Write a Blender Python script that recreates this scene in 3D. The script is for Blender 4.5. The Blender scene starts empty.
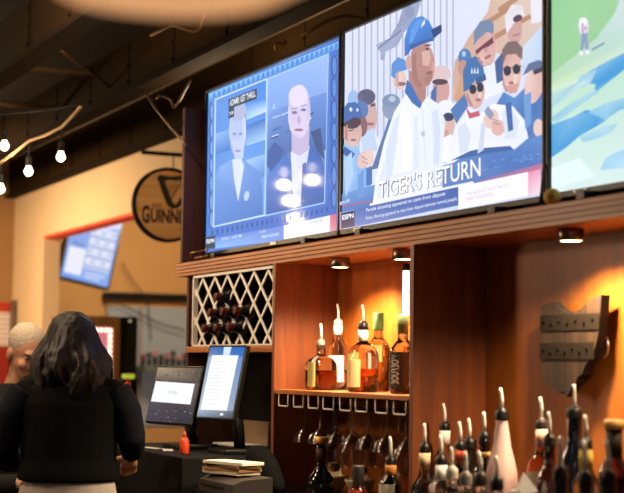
import bpy, bmesh, math, random
from mathutils import Vector, Matrix, Euler, noise
PI = math.pi
random.seed(7)
S = bpy.context.scene
COL = S.collection

# ------------------------------------------------------------------ camera
F_PX = 1546.0
YAW, PIT, ROL = math.radians(65.21), math.radians(4.385), math.radians(.674)
Fv = Vector((-math.sin(YAW)*math.cos(PIT), math.cos(YAW)*math.cos(PIT), math.sin(PIT)))
R0 = Vector((math.cos(YAW), math.sin(YAW), 0)); U0 = R0.cross(Fv)
Rv = R0*math.cos(ROL)+U0*math.sin(ROL); Uv = U0*math.cos(ROL)-R0*math.sin(ROL)
CAM = Vector((0, 0, 1.45))
def ray(u, v): return Fv+Rv*((u-312)/F_PX)-Uv*((v-246.5)/F_PX)
def onY(u, v, Y): r = ray(u, v); return CAM+r*(Y/r.y)
def onX(u, v, X): r = ray(u, v); return CAM+r*(X/r.x)
def onZ(u, v, z): r = ray(u, v); return CAM+r*((z-CAM.z)/r.z)
def atD(u, v, d): return CAM+ray(u, v)*d
cd = bpy.data.cameras.new('camera'); cam = bpy.data.objects.new('camera', cd); COL.objects.link(cam)
cam.matrix_world = Matrix(((Rv.x, Uv.x, -Fv.x, 0), (Rv.y, Uv.y, -Fv.y, 0), (Rv.z, Uv.z, -Fv.z, CAM.z), (0, 0, 0, 1)))
cd.sensor_width = 36; cd.sensor_fit = 'HORIZONTAL'; cd.lens = F_PX/624*36
cd.clip_start = .05; cd.clip_end = 100
cd.dof.use_dof = True; cd.dof.focus_distance = 5.5; cd.dof.aperture_fstop = 3.3
S.camera = cam
vs = S.view_settings
vs.view_transform = 'Standard'; vs.look = 'None'; vs.gamma = 1; vs.exposure = 0; vs.use_curve_mapping = False

# ------------------------------------------------------------------ materials
def lin(c):
    if isinstance(c, str):
        c = c.lstrip('#'); c = [int(c[i:i+2], 16)/255 for i in (0, 2, 4)]
    return tuple((x/12.92 if x <= .04045 else ((x+.055)/1.055)**2.4) for x in c[:3])+(1,)
MATS = {}
def setin(b, **k):
    for n, v in k.items():
        n = n.replace('_', ' ')
        if n in b.inputs: b.inputs[n].default_value = v
def mat(name, col, rough=.5, metal=0, trans=0, ior=1.45, emit=None, es=0, coat=0, var=.12, vscale=30, bump=0, spec=.5, sheen=0):
    if name in MATS: return MATS[name]
    m = bpy.data.materials.new(name); m.use_nodes = True
    nt = m.node_tree; b = nt.nodes['Principled BSDF']; c = lin(col)
    setin(b, Base_Color=c, Roughness=rough, Metallic=metal, Transmission_Weight=trans, IOR=ior, Coat_Weight=coat, Specular_IOR_Level=spec, Sheen_Weight=sheen)
    if emit: setin(b, Emission_Color=lin(emit), Emission_Strength=es)
    if var > 0 and trans == 0:
        tc = nt.nodes.new('ShaderNodeTexCoord'); nz = nt.nodes.new('ShaderNodeTexNoise')
        nz.inputs['Scale'].default_value = vscale; nz.inputs['Detail'].default_value = 4
        nt.links.new(tc.outputs['Object'], nz.inputs['Vector'])
        mx = nt.nodes.new('ShaderNodeMix'); mx.data_type = 'RGBA'
        mx.inputs[6].default_value = tuple(x*(1-var) for x in c[:3])+(1,)
        mx.inputs[7].default_value = tuple(min(1, x*(1+var)) for x in c[:3])+(1,)
        nt.links.new(nz.outputs['Fac'], mx.inputs[0]); nt.links.new(mx.outputs[2], b.inputs['Base Color'])
        if bump:
            bp = nt.nodes.new('ShaderNodeBump'); bp.inputs['Strength'].default_value = bump; bp.inputs['Distance'].default_value = .01
            nt.links.new(nz.outputs['Fac'], bp.inputs['Height']); nt.links.new(bp.outputs[0], b.inputs['Normal'])
    MATS[name] = m; return m
def wood(name, dark, light, axis='z', rough=.45, fine=14, coat=.15, planks=None):
    if name in MATS: return MATS[name]
    m = bpy.data.materials.new(name); m.use_nodes = True
    nt = m.node_tree; b = nt.nodes['Principled BSDF']; setin(b, Roughness=rough, Coat_Weight=coat, Coat_Roughness=.3)
    tc = nt.nodes.new('ShaderNodeTexCoord'); mp = nt.nodes.new('ShaderNodeMapping')
    sc = {'x': (1.1, fine, fine), 'y': (fine, 1.1, fine), 'z': (fine, fine, 1.1)}[axis]
    mp.inputs['Scale'].default_value = sc
    nt.links.new(tc.outputs['Object'], mp.inputs['Vector'])
    n1 = nt.nodes.new('ShaderNodeTexNoise'); n1.inputs['Scale'].default_value = 1.3; n1.inputs['Detail'].default_value = 7; n1.inputs['Distortion'].default_value = 1.2
    n2 = nt.nodes.new('ShaderNodeTexNoise'); n2.inputs['Scale'].default_value = 7; n2.inputs['Detail'].default_value = 3
    nt.links.new(mp.outputs[0], n1.inputs['Vector']); nt.links.new(mp.outputs[0], n2.inputs['Vector'])
    ad = nt.nodes.new('ShaderNodeMath'); ad.operation = 'MULTIPLY_ADD'; ad.inputs[1].default_value = .35
    nt.links.new(n2.outputs['Fac'], ad.inputs[0]); nt.links.new(n1.outputs['Fac'], ad.inputs[2])
    cr = nt.nodes.new('ShaderNodeValToRGB')
    cr.color_ramp.elements[0].position = .42; cr.color_ramp.elements[0].color = lin(dark)
    cr.color_ramp.elements[1].position = .9; cr.color_ramp.elements[1].color = lin(light)
    nt.links.new(ad.outputs[0], cr.inputs[0]); out = cr.outputs[0]
    if planks:      # staves of slightly different wood
        ax, w = planks
        sp = nt.nodes.new('ShaderNodeSeparateXYZ'); nt.links.new(tc.outputs['Object'], sp.inputs[0])
        d = nt.nodes.new('ShaderNodeMath'); d.operation = 'DIVIDE'; d.inputs[1].default_value = w; nt.links.new(sp.outputs[ax], d.inputs[0])
        fl = nt.nodes.new('ShaderNodeMath'); fl.operation = 'FLOOR'; nt.links.new(d.outputs[0], fl.inputs[0])
        wn = nt.nodes.new('ShaderNodeTexWhiteNoise'); wn.noise_dimensions = '1D'; nt.links.new(fl.outputs[0], wn.inputs['W'])
        mr = nt.nodes.new('ShaderNodeMapRange'); mr.inputs['To Min'].default_value = .55; mr.inputs['To Max'].default_value = 1.2
        nt.links.new(wn.outputs['Value'], mr.inputs['Value'])
        fr = nt.nodes.new('ShaderNodeMath'); fr.operation = 'FRACT'; nt.links.new(d.outputs[0], fr.inputs[0])
        gp = nt.nodes.new('ShaderNodeMath'); gp.operation = 'GREATER_THAN'; gp.inputs[1].default_value = .08; nt.links.new(fr.outputs[0], gp.inputs[0])
        mu = nt.nodes.new('ShaderNodeMath'); mu.operation = 'MULTIPLY'; nt.links.new(mr.outputs[0], mu.inputs[0]); nt.links.new(gp.outputs[0], mu.inputs[1])
        vm = nt.nodes.new('ShaderNodeVectorMath'); vm.operation = 'SCALE'; nt.links.new(out, vm.inputs[0]); nt.links.new(mu.outputs[0], vm.inputs['Scale']); out = vm.outputs[0]
    nt.links.new(out, b.inputs['Base Color'])
    MATS[name] = m; return m
def glass(name, col, rough=.03): return mat(name, col, rough, trans=1, ior=1.42, var=0)
def glow(name, col, s): return mat(name, '#101010', .4, emit=col, es=s, var=0)
def screen_mat(name, strength=1.0):
    if name in MATS: return MATS[name]
    m = bpy.data.materials.new(name); m.use_nodes = True; nt = m.node_tree; b = nt.nodes['Principled BSDF']
    setin(b, Base_Color=(.004, .004, .005, 1), Roughness=.06, Specular_IOR_Level=.16, Emission_Strength=strength)
    a = nt.nodes.new('ShaderNodeVertexColor'); a.layer_name = 'Col'
    nt.links.new(a.outputs['Color'], b.inputs['Emission Color'])
    MATS[name] = m; return m

W_PANEL = wood('cherry plywood vertical grain', '#652f15', '#8e4a1f', 'z')
W_BACK = wood('cherry plywood back', '#8a4411', '#b8681f', 'z', fine=6)
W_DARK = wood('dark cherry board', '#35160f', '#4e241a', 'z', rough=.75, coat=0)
W_LEDGE = wood('cherry ledge along x', '#8a481a', '#c27a36', 'x', fine=22)
W_SHELF = wood('cherry shelf', '#8a4a20', '#bb7436', 'x', fine=22)
W_GROOVE = mat('ledge groove', '#4a2410', .6)
BLACK = mat('black plastic', '#0b0b0c', .35)
BLACKM = mat('matte black', '#060606', .7, spec=.25)
CHROME = mat('chrome', '#d8d4cc', .18, 1)
STEEL = mat('brushed steel', '#b8b2a8', .3, 1)
WHITE = mat('white paint', '#e6e0d6', .5)
PAPER = mat('white paper', '#eceae6', .8)
CREAM = mat('cream wall paint', '#dcbd96', .8, var=.05, vscale=3)
BEAM = mat('dark taupe painted steel', '#33230f', .9, var=.15, vscale=6, spec=.1)
BEAMD = mat('dark beam lip', '#21160c', .9, spec=.1)
DECK = mat('black ceiling deck', '#0e0b08', .9)
SKIN = mat('skin', '#c98d6c', .55, var=.06)
SKINM = mat('skin man', '#dca684', .55, var=.06)

# ------------------------------------------------------------------ mesh builder
class MB:
    def __init__(s): s.b = bmesh.new(); s.mi = 0
    def face(s, pts):
        vs_ = [s.b.verts.new(Vector(p)) for p in pts]
        f = s.b.faces.new(vs_); f.material_index = s.mi; return f
    def box(s, x0, x1, y0, y1, z0, z1, bev=0, M=None):
        r = bmesh.ops.create_cube(s.b, size=1)
        vv = r['verts']
        for v in vv:
            v.co = Vector(((x0+x1)/2+v.co.x*(x1-x0), (y0+y1)/2+v.co.y*(y1-y0), (z0+z1)/2+v.co.z*(z1-z0)))
        fs = {f for v in vv for f in v.link_faces}
        for f in fs: f.material_index = s.mi
        if bev:
            es = list({e for v in vv for e in v.link_edges})
            rr = bmesh.ops.bevel(s.b, geom=es, offset=bev, segments=2, affect='EDGES', profile=.6)
            vv = list({v for f in rr['faces'] for v in f.verts} | {v for v in vv if v.is_valid})
            for f in rr['faces']: f.material_index = s.mi
        if M is not None:
            for v in vv: v.co = M @ v.co
        return s
    def prism(s, pts, off):        # pts: 3d polygon, extruded by vector off
        off = Vector(off); a = [s.b.verts.new(Vector(p)) for p in pts]; c = [s.b.verts.new(Vector(p)+off) for p in pts]
        n = len(a); fs = [s.b.faces.new(a[::-1]), s.b.faces.new(c)]
        for i in range(n): fs.append(s.b.faces.new((a[i], a[(i+1) % n], c[(i+1) % n], c[i])))
        for f in fs: f.material_index = s.mi
        return s
    def loft(s, rings, cap=True):
        rr = [[s.b.verts.new(Vector(p)) for p in r] for r in rings]; n = len(rr[0])
        for a, c in zip(rr, rr[1:]):
            for i in range(n):
                f = s.b.faces.new((a[i], a[(i+1) % n], c[(i+1) % n], c[i])); f.material_index = s.mi; f.smooth = True
        if cap:
            for q in (rr[0][::-1], rr[-1]):
                f = s.b.faces.new(q); f.material_index = s.mi
        return s
    def lathe(s, prof, n=28, c=(0, 0, 0), sq=0, M=None, cap=True):
        rings = []
        for r, z in prof:
            ring = []
            for i in range(n):
                a = 2*PI*i/n; ca, sa = math.cos(a), math.sin(a); k = 1
                if sq: k = 1/max(abs(ca)**sq+abs(sa)**sq, 1e-6)**(1/sq)
                p = Vector((c[0]+r*k*ca, c[1]+r*k*sa, c[2]+z))
                ring.append(M @ p if M is not None else p)
            rings.append(ring)
        return s.loft(rings, cap)
    def tube(s, pts, r, n=8, cap=True):
        pts = [Vector(p) for p in pts]; rings = []; N = len(pts)
        if not hasattr(r, '__len__'): r = [r]*N
        up = None
        for i, p in enumerate(pts):
            t = (pts[min(i+1, N-1)]-pts[max(i-1, 0)]).normalized()
            if up is None:
                up = Vector((0, 0, 1)) if abs(t.z) < .9 else Vector((1, 0, 0))
            a = t.cross(up)
            if a.length < 1e-5: a = t.cross(Vector((0, 1, 0)))
            a.normalize(); bb = a.cross(t).normalized(); up = bb
            rings.append([p+(a*math.cos(2*PI*k/n)+bb*math.sin(2*PI*k/n))*r[i] for k in range(n)])
        return s.loft(rings, cap)
    def ball(s, c, r, n=16, M=None):
        if not hasattr(r, '__len__'): r = (r, r, r)
        q = bmesh.ops.create_uvsphere(s.b, u_segments=n, v_segments=max(6, n*2//3), radius=1)
        for v in q['verts']:
            p = Vector((v.co.x*r[0], v.co.y*r[1], v.co.z*r[2]))
            if M is not None: p = M @ p
            v.co = p+Vector(c)
        for f in {f for v in q['verts'] for f in v.link_faces}: f.smooth = True; f.material_index = s.mi
        return s
    def mesh(s, name, mats, shift=Vector()):
        for v in s.b.verts: v.co -= shift
        bmesh.ops.recalc_face_normals(s.b, faces=s.b.faces)
        me = bpy.data.meshes.new(name); s.b.to_mesh(me); s.b.free()
        for m in (mats if isinstance(mats, (list, tuple)) else [mats]): me.materials.append(m)
        return me
def wloc(o):
    p = Vector()
    while o: p = p+o.location; o = o.parent
    return p
def obj(name, mb, mats, parent=None, local=False, label=None):
    """link one mesh object; world coordinates unless local"""
    if parent is not None:
        sh = Vector() if local else wloc(parent)
        o = bpy.data.objects.new(name, mb.mesh(name, mats, sh)); o.parent = parent
    else:
        cs = [v.co for v in mb.b.verts]
        sh = Vector() if local else Vector(((min(c.x for c in cs)+max(c.x for c in cs))/2, (min(c.y for c in cs)+max(c.y for c in cs))/2, min(c.z for c in cs)))
        o = bpy.data.objects.new(name, mb.mesh(name, mats, sh)); o.location = sh
    COL.objects.link(o)
    if label: o['label'] = label
    return o
def tag(o, label, cat, group=None):
    o['label'] = label; o['category'] = cat
    if group: o['group'] = group
    return o
def thing(name, label, cat, loc=(0, 0, 0), rz=0, group=None):
    o = bpy.data.objects.new(name, None); COL.objects.link(o); o.location = Vector(loc); o.rotation_euler = (0, 0, rz)
    o.empty_display_size = .05
    return tag(o, label, cat, group)
def struct(name, mb, m):
    o = obj(name, mb, m); o['kind'] = 'structure'; return o
def dup(root, loc, label=None, rz=None):
    r = root.copy(); COL.objects.link(r); r.location = Vector(loc)
    if rz is not None: r.rotation_euler = (0, 0, rz)
    if label: r['label'] = label
    for ch in list(root.children):
        c = ch.copy(); COL.objects.link(c); c.parent = r
        for g in ch.children:
            d = g.copy(); COL.objects.link(d); d.parent = c
    return r
def B(*a, **k): return MB().box(*a, **k)

# ---- text as outline polygons, fitted into a rectangle
def text_shape(txt, bold=0.0):
    cu = bpy.data.curves.new('txt', 'FONT'); cu.body = txt; cu.size = 1; cu.offset = bold; cu.resolution_u = 3; cu.fill_mode = 'FRONT'
    o = bpy.data.objects.new('txt', cu); COL.objects.link(o)
    dg = bpy.context.evaluated_depsgraph_get(); me = bpy.data.meshes.new_from_object(o.evaluated_get(dg))
    vv = [(v.co.x, v.co.y) for v in me.vertices]; ff = [tuple(p.vertices) for p in me.polygons]
    bpy.data.objects.remove(o); bpy.data.curves.remove(cu); bpy.data.meshes.remove(me)
    x0 = min(v[0] for v in vv); x1 = max(v[0] for v in vv); y0 = min(v[1] for v in vv); y1 = max(v[1] for v in vv)
    return [((x-x0)/(x1-x0), (y-y0)/(y1-y0)) for x, y in vv], ff
def put_text(mb, txt, o, ax, up, bold=.01):
    """flat lettering from corner o spanning vectors ax and up"""
    vv, ff = text_shape(txt, bold); o, ax, up = Vector(o), Vector(ax), Vector(up)
    bv = [mb.b.verts.new(o+ax*x+up*y) for x, y in vv]; out = []
    for f in ff:
        try: q = mb.b.faces.new([bv[i] for i in f]); q.material_index = mb.mi; out.append(q)
        except ValueError: pass
    return out

# ---- pictures on screens: flat coloured shapes in thin layers on the screen plane
class Screen:
    def __init__(s, plane, nrm, step=.00006, rect=None):
        s.rect = rect; s.mb = MB(); s.lay = s.mb.b.loops.layers.float_color.new('Col'); s.plane = plane; s.n = Vector(nrm); s.k = 0; s.step = step
    def _col(s, f, c):
        cols = c if isinstance(c, list) else [c]*len(f.loops)
        for i, l in enumerate(f.loops): l[s.lay] = lin(cols[i % len(cols)])
    def poly(s, pts, c):
        s.k += 1; cols = c if isinstance(c, list) else [c]
        q = [(s.plane(*p), Vector(lin(cols[i % len(cols)]))) for i, p in enumerate(pts)]
        if s.rect:                      # keep the shape inside the screen
            x0, x1, z0, z1 = s.rect
            for ax, lim, sg in ((0, x0, 1), (0, x1, -1), (2, z0, 1), (2, z1, -1)):
                o = []
                for i in range(len(q)):
                    (a, ca), (b_, cb) = q[i-1], q[i]; da, db = (a[ax]-lim)*sg, (b_[ax]-lim)*sg
                    if (da < 0) != (db < 0): t = da/(da-db); o.append((a.lerp(b_, t), ca.lerp(cb, t)))
                    if db >= 0: o.append((b_, cb))
                q = o
                if len(q) < 3: return s
        f = s.mb.face([p+s.n*(s.k*s.step) for p, _ in q])
        for l, (_, cc) in zip(f.loops, q): l[s.lay] = cc
        return s
    def ell(s, x, y, rx, ry, c, rot=0, n=18):
        cr, sr = math.cos(rot), math.sin(rot)
        return s.poly([(x+rx*math.cos(a)*cr-ry*math.sin(a)*sr, y+rx*math.cos(a)*sr+ry*math.sin(a)*cr) for a in [2*PI*i/n for i in range(n)]], c)
    def line(s, x0, y0, x1, y1, w, c):
        d = Vector((x1-x0, y1-y0)).normalized(); nx, ny = -d.y*w/2, d.x*w/2
        return s.poly([(x0+nx, y0+ny), (x1+nx, y1+ny), (x1-nx, y1-ny), (x0-nx, y0-ny)], c)
    def text(s, t, bl, br, h, c, bold=.01):
        s.k += 1; a = s.plane(*bl); b_ = s.plane(*br); up = s.plane(bl[0], bl[1]-h)-a
        fs = put_text(s.mb, t, a+s.n*(s.k*s.step), b_-a, up, bold)
        for f in fs: s._col(f, c)
        return s

# ================================================================== ROOM SHELL
YB = 2.562                      # plane of the back bar's back wall
YW = 3.35                       # plane of the cream side wall further back
struct('floor', B(-19, 1.5, -3.2, 6.5, -.05, 0), mat('dark floor tile', '#3a2c22', .5, vscale=3))
struct('ceiling', B(-19, 1.5, -3.2, 6.5, 3.42, 3.5), DECK)
wm = MB()
XC = onY(15, 199.7, YW).x; XJ = onY(44, 236, YW).x; ZH = onY(44, 236, YW).z
wm.box(XC-.1, XJ, YW, YW+.14, 0, 3.42)
wm.box(XJ, -6.6, YW, YW+.14, ZH, 3.42)
wm.box(-6.6, 1.0, YW, YW+.14, 0, 3.42)
struct('wall_right', wm, CREAM)
struct('soffit_glow_1', B(XJ, -6.6, YW+.002, YW+.138, ZH-.02, ZH), mat('orange red soffit glow', '#e0492a', .5, emit='#e0401c', es=.35))  # reddish light under the header put into colour and emission
struct('wall_left', B(XC-.12, XC, -3.2, YW+.14, 0, 3.42), mat('tan wall paint', '#a47a4f', .85, var=.05, vscale=3))
XF = -16.2
struct('wall_far', B(XF-.1, XF, YW+.14, 6.5, 0, 3.42), mat('far tan wall paint', '#c89a62', .85, var=.05, vscale=3))
struct('wall_side', B(XF, -6, 6.4, 6.5, 0, 3.42), CREAM)
# window with a grey pane in the far wall
w0 = onX(107, 306, XF+.01); w1 = onX(196, 380, XF+.01)
wf = MB().box(XF+.0, XF+.03, w0.y, w1.y, w1.z-.5, w0.z)
wn = obj('window_1', wf, mat('pale grey window film', '#8d959a', .35, emit='#8a9096', es=.16)); wn['kind'] = 'structure'
g = MB()
for f in (0, .36, 1):
    yy = w0.y+(w1.y-w0.y)*f; g.box(XF+.03, XF+.05, yy-.02, yy+.02, w1.z-.5, w0.z)
obj('window_frame', g, mat('window frame paint', '#8f8a86', .5), wn)
# ceiling beams (steel channels running along the bar)
def beam(y, z0, h, label, x0=-17, x1=-1.5):
    t = thing('ceiling_beam', label, 'beam', (x0/2+x1/2, y, z0), group=None)
    m = MB().box(x0, x1, y, y+.05, z0+.03, z0+h); obj('web', m, BEAM, t)
    m = MB().box(x0, x1, y-.035, y+.085, z0, z0+.03, .004); obj('flange', m, BEAMD, t)
    s_ = MB(); x = x0+.4
    while x < x1:
        s_.box(x-.006, x+.006, y-.004, y, z0+.03, z0+h)
        for k in (.07, .16, .25): s_.ball((x, y-.006, z0+k), .009, 8)
        x += .72
    obj('splice_plate', s_, BEAMD, t)
    return t
beam(1.83, 2.9, .30, 'dark steel ceiling beam nearest the camera at upper left')
beam(2.57, 2.9, .30, 'dark steel ceiling beam running above the televisions, second from upper left')
beam(3.29, 2.9, .34, 'dark steel ceiling beam resting along the top of the cream wall')
for x, z, lb_ in ((-9.3, 3.02, 'pale thin bridging bar between the two nearer ceiling beams, lower one'), (-8.6, 3.12, 'pale thin bridging bar between the two nearer ceiling beams, upper one')):
    tag(obj('bridging_bar', MB().tube([(x, 1.882, z), (x, 2.568, z)], .016, 8), mat('bridging steel', '#8a6c48', .5, .2)), lb_, 'bar')
tag(obj('brace_rod', MB().tube([(-7.6, 1.885, 3.16), (-8.3, 2.566, 3.0)], .008, 6), mat('bridging steel', '#8a6c48')), 'thin diagonal rod between the two nearer ceiling beams', 'rod')

# ================================================================== BACK BAR CABINET
YL = 2.30; ZL0, ZL1 = 1.828, 1.888
XE = -6.385; XR = -1.9; XP1 = -5.327; XP2 = -4.248; TH = .024
cab = thing('back_bar_cabinet', 'built-in cherry plywood back bar with fluted ledge, bottle niche and tall dividers', 'cabinet', (-4.2, YB, 0))
# fluted ledge: profile in Y-Z extruded along X
prof = [(YB, ZL0), (YL, ZL0)]
nG = 4; hz = (ZL1-ZL0)/nG
for i in range(nG):
    z = ZL0+i*hz
    prof += [(YL, z+hz*.72), (YL+.006, z+hz*.80), (YL+.006, z+hz*.97), (YL, z+hz)]
prof += [(YB, ZL1)]
lm = MB().prism([(XE-.01, y, z) for y, z in prof], (XR-XE+.01, 0, 0))
obj('ledge', lm, W_LEDGE, cab)
obj('end_panel', B(XE, XE+.03, YL+.012, YB, ZL1, 2.575, .002), W_DARK, cab, label='dark stained end panel beside the leftmost television')
obj('back_panel', B(XE, XR, YB, YB+.03, .1, 2.57), W_BACK, cab)
for x, z in ((XP1, .1), (XP2, 1.001)): obj('divider', B(x, x+TH, YL, YB, z, ZL0, .002), W_PANEL, cab)
obj('side_panel', B(XE+.1, XE+.125, YL+.01, YB, 1.111, ZL0), W_DARK, cab)  # dark wood used here to carry the shade of the compartment
obj('back_shade', B(XE+.126, XP1-.001, YB-.008, YB-.001, 1.111, 1.496), mat('near black shade sheet', '#120b08', .7), cab, label='near-black sheet added for the shade under the wine rack')  # thin sheet added to darken the back where shade falls
obj('side_shade', B(XP1-.006, XP1-.001, YL+.02, YB-.009, 1.111, 1.496), mat('near black shade sheet', '#120b08', .7), cab)  # second added sheet, same compartment shade on the divider side
obj('bottle_shelf', B(XP1+TH, XP2, YL+.002, YB, 1.343, 1.359, .002), W_SHELF, cab)
obj('rack_rail', B(XE+.125, XP1, YL+.002, YB, 1.497, 1.521, .002), W_LEDGE, cab)
tag(obj('brass_clip', MB().tube([onY(190, 259, 2.315)+Vector((0, 0, .003)), onY(190.6, 253, 2.315), onY(207.5, 249.5, 2.315), onY(207.3, 256.3, 2.315)+Vector((0, 0, .002)), onY(195, 258.7, 2.315)+Vector((0, 0, .003))], .0035, 6), mat('brass', '#b08a4a', .3, 1)), 'small brass wire bracket on the left end of the wooden ledge', 'bracket')
# worktops
tag(obj('worktop', B(XP1+TH+.002, XR, 1.98, YB-.002, .955, 1.0, .004), mat('dark granite worktop', '#1b1614', .25, vscale=60, var=.4)), 'dark worktop below the niche with the rows of liquor bottles', 'counter')
tag(obj('base_cabinet', B(XP1+TH+.002, XR, 2.03, YB-.002, .0, .954), W_DARK), 'dark wooden base cabinet below the bottle worktop', 'cabinet')
tag(obj('service_counter', B(-6.36, XP1-.002, 1.95, YB-.002, .0, 1.11, .006), BLACKM), 'black service counter carrying the two order screens', 'counter')

# ---- wine rack
rx0, rx1, rz0, rz1 = -6.205, XP1-.004, 1.523, 1.824; RY = 2.318
rk = thing('wine_rack', 'wine rack with white diamond lattice and black inside above the order screens', 'rack', ((rx0+rx1)/2, RY, rz0))
m = MB().box(rx0, rx1, YB-.03, YB-.004, rz0, rz1).box(rx0, rx0+.01, RY+.01, YB-.03, rz0, rz1).box(rx1-.01, rx1, RY+.01, YB-.03, rz0, rz1).box(rx0, rx1, RY+.01, YB-.03, rz0, rz0+.004).box(rx0, rx1, RY+.01, YB-.03, rz1-.004, rz1)
obj('box', m, BLACKM, rk)
LAT = mat('white lattice paint', '#efe8de', .5)
m = MB(); fw = .011
m.box(rx0, rx1, RY-.012, RY+.01, rz1-fw, rz1).box(rx0, rx1, RY-.012, RY+.01, rz0, rz0+.006).box(rx0, rx0+fw, RY-.012, RY+.01, rz0, rz1).box(rx1-fw, rx1, RY-.012, RY+.01, rz0, rz1)
obj('frame', m, LAT, rk)
cw, ch = .140, .122           # diamond width, height
lt = MB(); zt, zb = rz1-fw, rz0+.006; xa, xb = rx0+fw, rx1-fw
def strip(p, q, w, y):
    d = Vector((q[0]-p[0], q[1]-p[1])).normalized(); n = Vector((-d.y, d.x))*w/2
    lt.prism([(p[0]+n.x, y, p[1]+n.y), (q[0]+n.x, y, q[1]+n.y), (q[0]-n.x, y, q[1]-n.y), (p[0]-n.x, y, p[1]-n.y)], (0, .005, 0))
sl = cw/ch; apex = xa+.088; H = zt-zb
k = -6
while k < 14:
    for sgn in (1, -1):
        x0 = apex+k*cw; x1 = x0+sgn*sl*H
        lo, hi = 0.0, 1.0
        for b_, s_ in ((xa, 1), (xb, -1)):
            f0 = (x0-b_)*s_; f1 = (x1-b_)*s_
            if f0 < 0 and f1 < 0: hi = -1; break
            if f0 < 0: lo = max(lo, f0/(f0-f1))
            if f1 < 0: hi = min(hi, f0/(f0-f1))
        if hi > lo+.02:
            strip((x0+(x1-x0)*lo, zt-H*lo), (x0+(x1-x0)*hi, zt-H*hi), .0115, RY-.002-(.005 if sgn > 0 else 0))
    k += 1
obj('lattice', lt, LAT, rk)
WGL = mat('dark wine glass', '#050605', .3, var=0); FOIL = mat('oxblood foil', '#5a2417', .35, .4)
def wine_bottle(x, z, label):
    t = thing('wine_bottle', label, 'bottle', (x, RY+.07, z), group='wine bottles in the lattice rack')
    M = Matrix.Rotation(PI/2, 4, 'X')
    pr = [(.034, -.135), (.037, -.13), (.037, .045), (.036, .062), (.026, .078), (.0185, .09), (.0165, .11)]
    obj('body', MB().lathe(pr, 20, M=M), WGL, t, local=True)
    obj('capsule', MB().lathe([(.0168, .098), (.0172, .1), (.0172, .124), (.013, .127)], 16, M=M), FOIL, t, local=True)
wp = [(2, .092), (1.5, .155), (2.5, .155), (3.5, .155), (1, .218), (2, .218), (3, .218)]
names = ['dark wine bottle alone at the top of the pyramid in the lattice rack', 'dark wine bottle left in the middle row of the lattice rack', 'dark wine bottle in the centre of the middle row of the lattice rack', 'dark wine bottle right in the middle row of the lattice rack',
         'dark wine bottle left in the bottom row of the lattice rack', 'dark wine bottle in the centre of the bottom row of the lattice rack', 'dark wine bottle right in the bottom row of the lattice rack']
for (a, b_), nm in zip(wp, names): wine_bottle(apex+a*cw, zt-b_, nm)

# ---- puck lights
def puck(x, y, e, label):
    t = thing('puck_light', label, 'lamp', (x, y, ZL0), group='puck lights under the ledge')
    obj('housing', MB().lathe([(.034, 0), (.036, -.002), (.036, -.031), (.033, -.034), (.030, -.034), (.029, -.0305)][::-1], 24, c=(x, y, ZL0)), mat('satin nickel', '#8a7a66', .3, .9), t)
    obj('lens', MB().lathe([(.0285, -.0306), (.0285, -.0335)], 24, c=(x, y, ZL0)), glow('warm puck lens', '#ffe2b0', 14), t)
    ld = bpy.data.lights.new('puck_lamp', 'SPOT'); ld.energy = e; ld.color = (1, .77, .49); ld.spot_size = math.radians(150); ld.spot_blend = .6; ld.shadow_soft_size = .028
    l = bpy.data.objects.new('puck_lamp', ld); COL.objects.link(l); l.location = (x, y, ZL0-.038)
PE = 40
q = onZ(340, 267, 1.796); puck(q.x, q.y, PE*1.8, 'round puck light under the ledge in the bottle niche, left of two')
q = onZ(403, 259, 1.796); puck(q.x, q.y, PE*1.8, 'round puck light under the ledge hard against the right divider of the bottle niche')
q = onZ(571, 240.5, 1.796); puck(q.x, q.y, PE*1.75, 'lit round puck light under the ledge above the state-shaped barrel plaque')
puck(-3.0, 2.43, PE, 'round puck light under the ledge beyond the right edge')
# vertical light bar in the niche corner
lb = thing('light_bar', 'slim bright vertical light bar near the right divider in the bottle niche', 'lamp', (-4.645, 2.5, 1.62))
obj('tube', MB().tube([(-4.645, 2.5, 1.622), (-4.645, 2.5, 1.775)], .011, 12), glow('cool white tube', '#e8f2ff', 3.5), lb)
obj('end_cap', MB().tube([(-4.645, 2.5, 1.775), (-4.645, 2.5, 1.80)], .013, 12).box(-4.65, -4.64, 2.51, YB-.001, 1.70, 1.72), BLACK, lb)

# ================================================================== TELEVISIONS
YT = 2.40
def pY(u, v): return onY(u, v, YT)
SCR = screen_mat('lit screen', 1.12)
def television(x0, x1, z0, z1, label, sc, badge_px):
    t = thing('television', label, 'television', ((x0+x1)/2, YT, z0), group='televisions on the ledge')
    bz = .012; m = MB()
    m.box(x0, x1, YT-.012, YT+.03, z1-bz, z1, .002).box(x0, x1, YT-.012, YT+.03, z0, z0+.018, .002).box(x0, x0+bz, YT-.012, YT+.03, z0, z1, .002).box(x1-bz, x1, YT-.012, YT+.03, z0, z1, .002)
    obj('bezel', m, BLACK, t)
    obj('back_housing', B(x0+.006, x1-.006, YT+.002, YT+.05, z0+.006, z1-.006, .004).box(x0+.2, x1-.2, YT+.05, YT+.1, z0+.1, z1-.1, .01), BLACKM, t)
    obj('screen', sc.mb, SCR, t)
    c = onY(*badge_px, YT-.014)
    obj('badge', B(c.x-.03, c.x+.03, YT-.0145, YT-.0115, z0+.003, z0+.015), mat('silver badge', '#b9b4b0', .3, .6), t)
    for xf in (x0+.22, x1-.22): obj('foot', B(xf-.02, xf+.02, YT-.05, YT+.08, ZL1, z0+.004, .003), BLACK, t)
T1 = (-6.312, -4.951, 1.913, 2.648); T2 = (-4.944, -3.628, 1.913, 2.652); T3 = (-3.62, -2.26, 1.915, 2.655)
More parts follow.
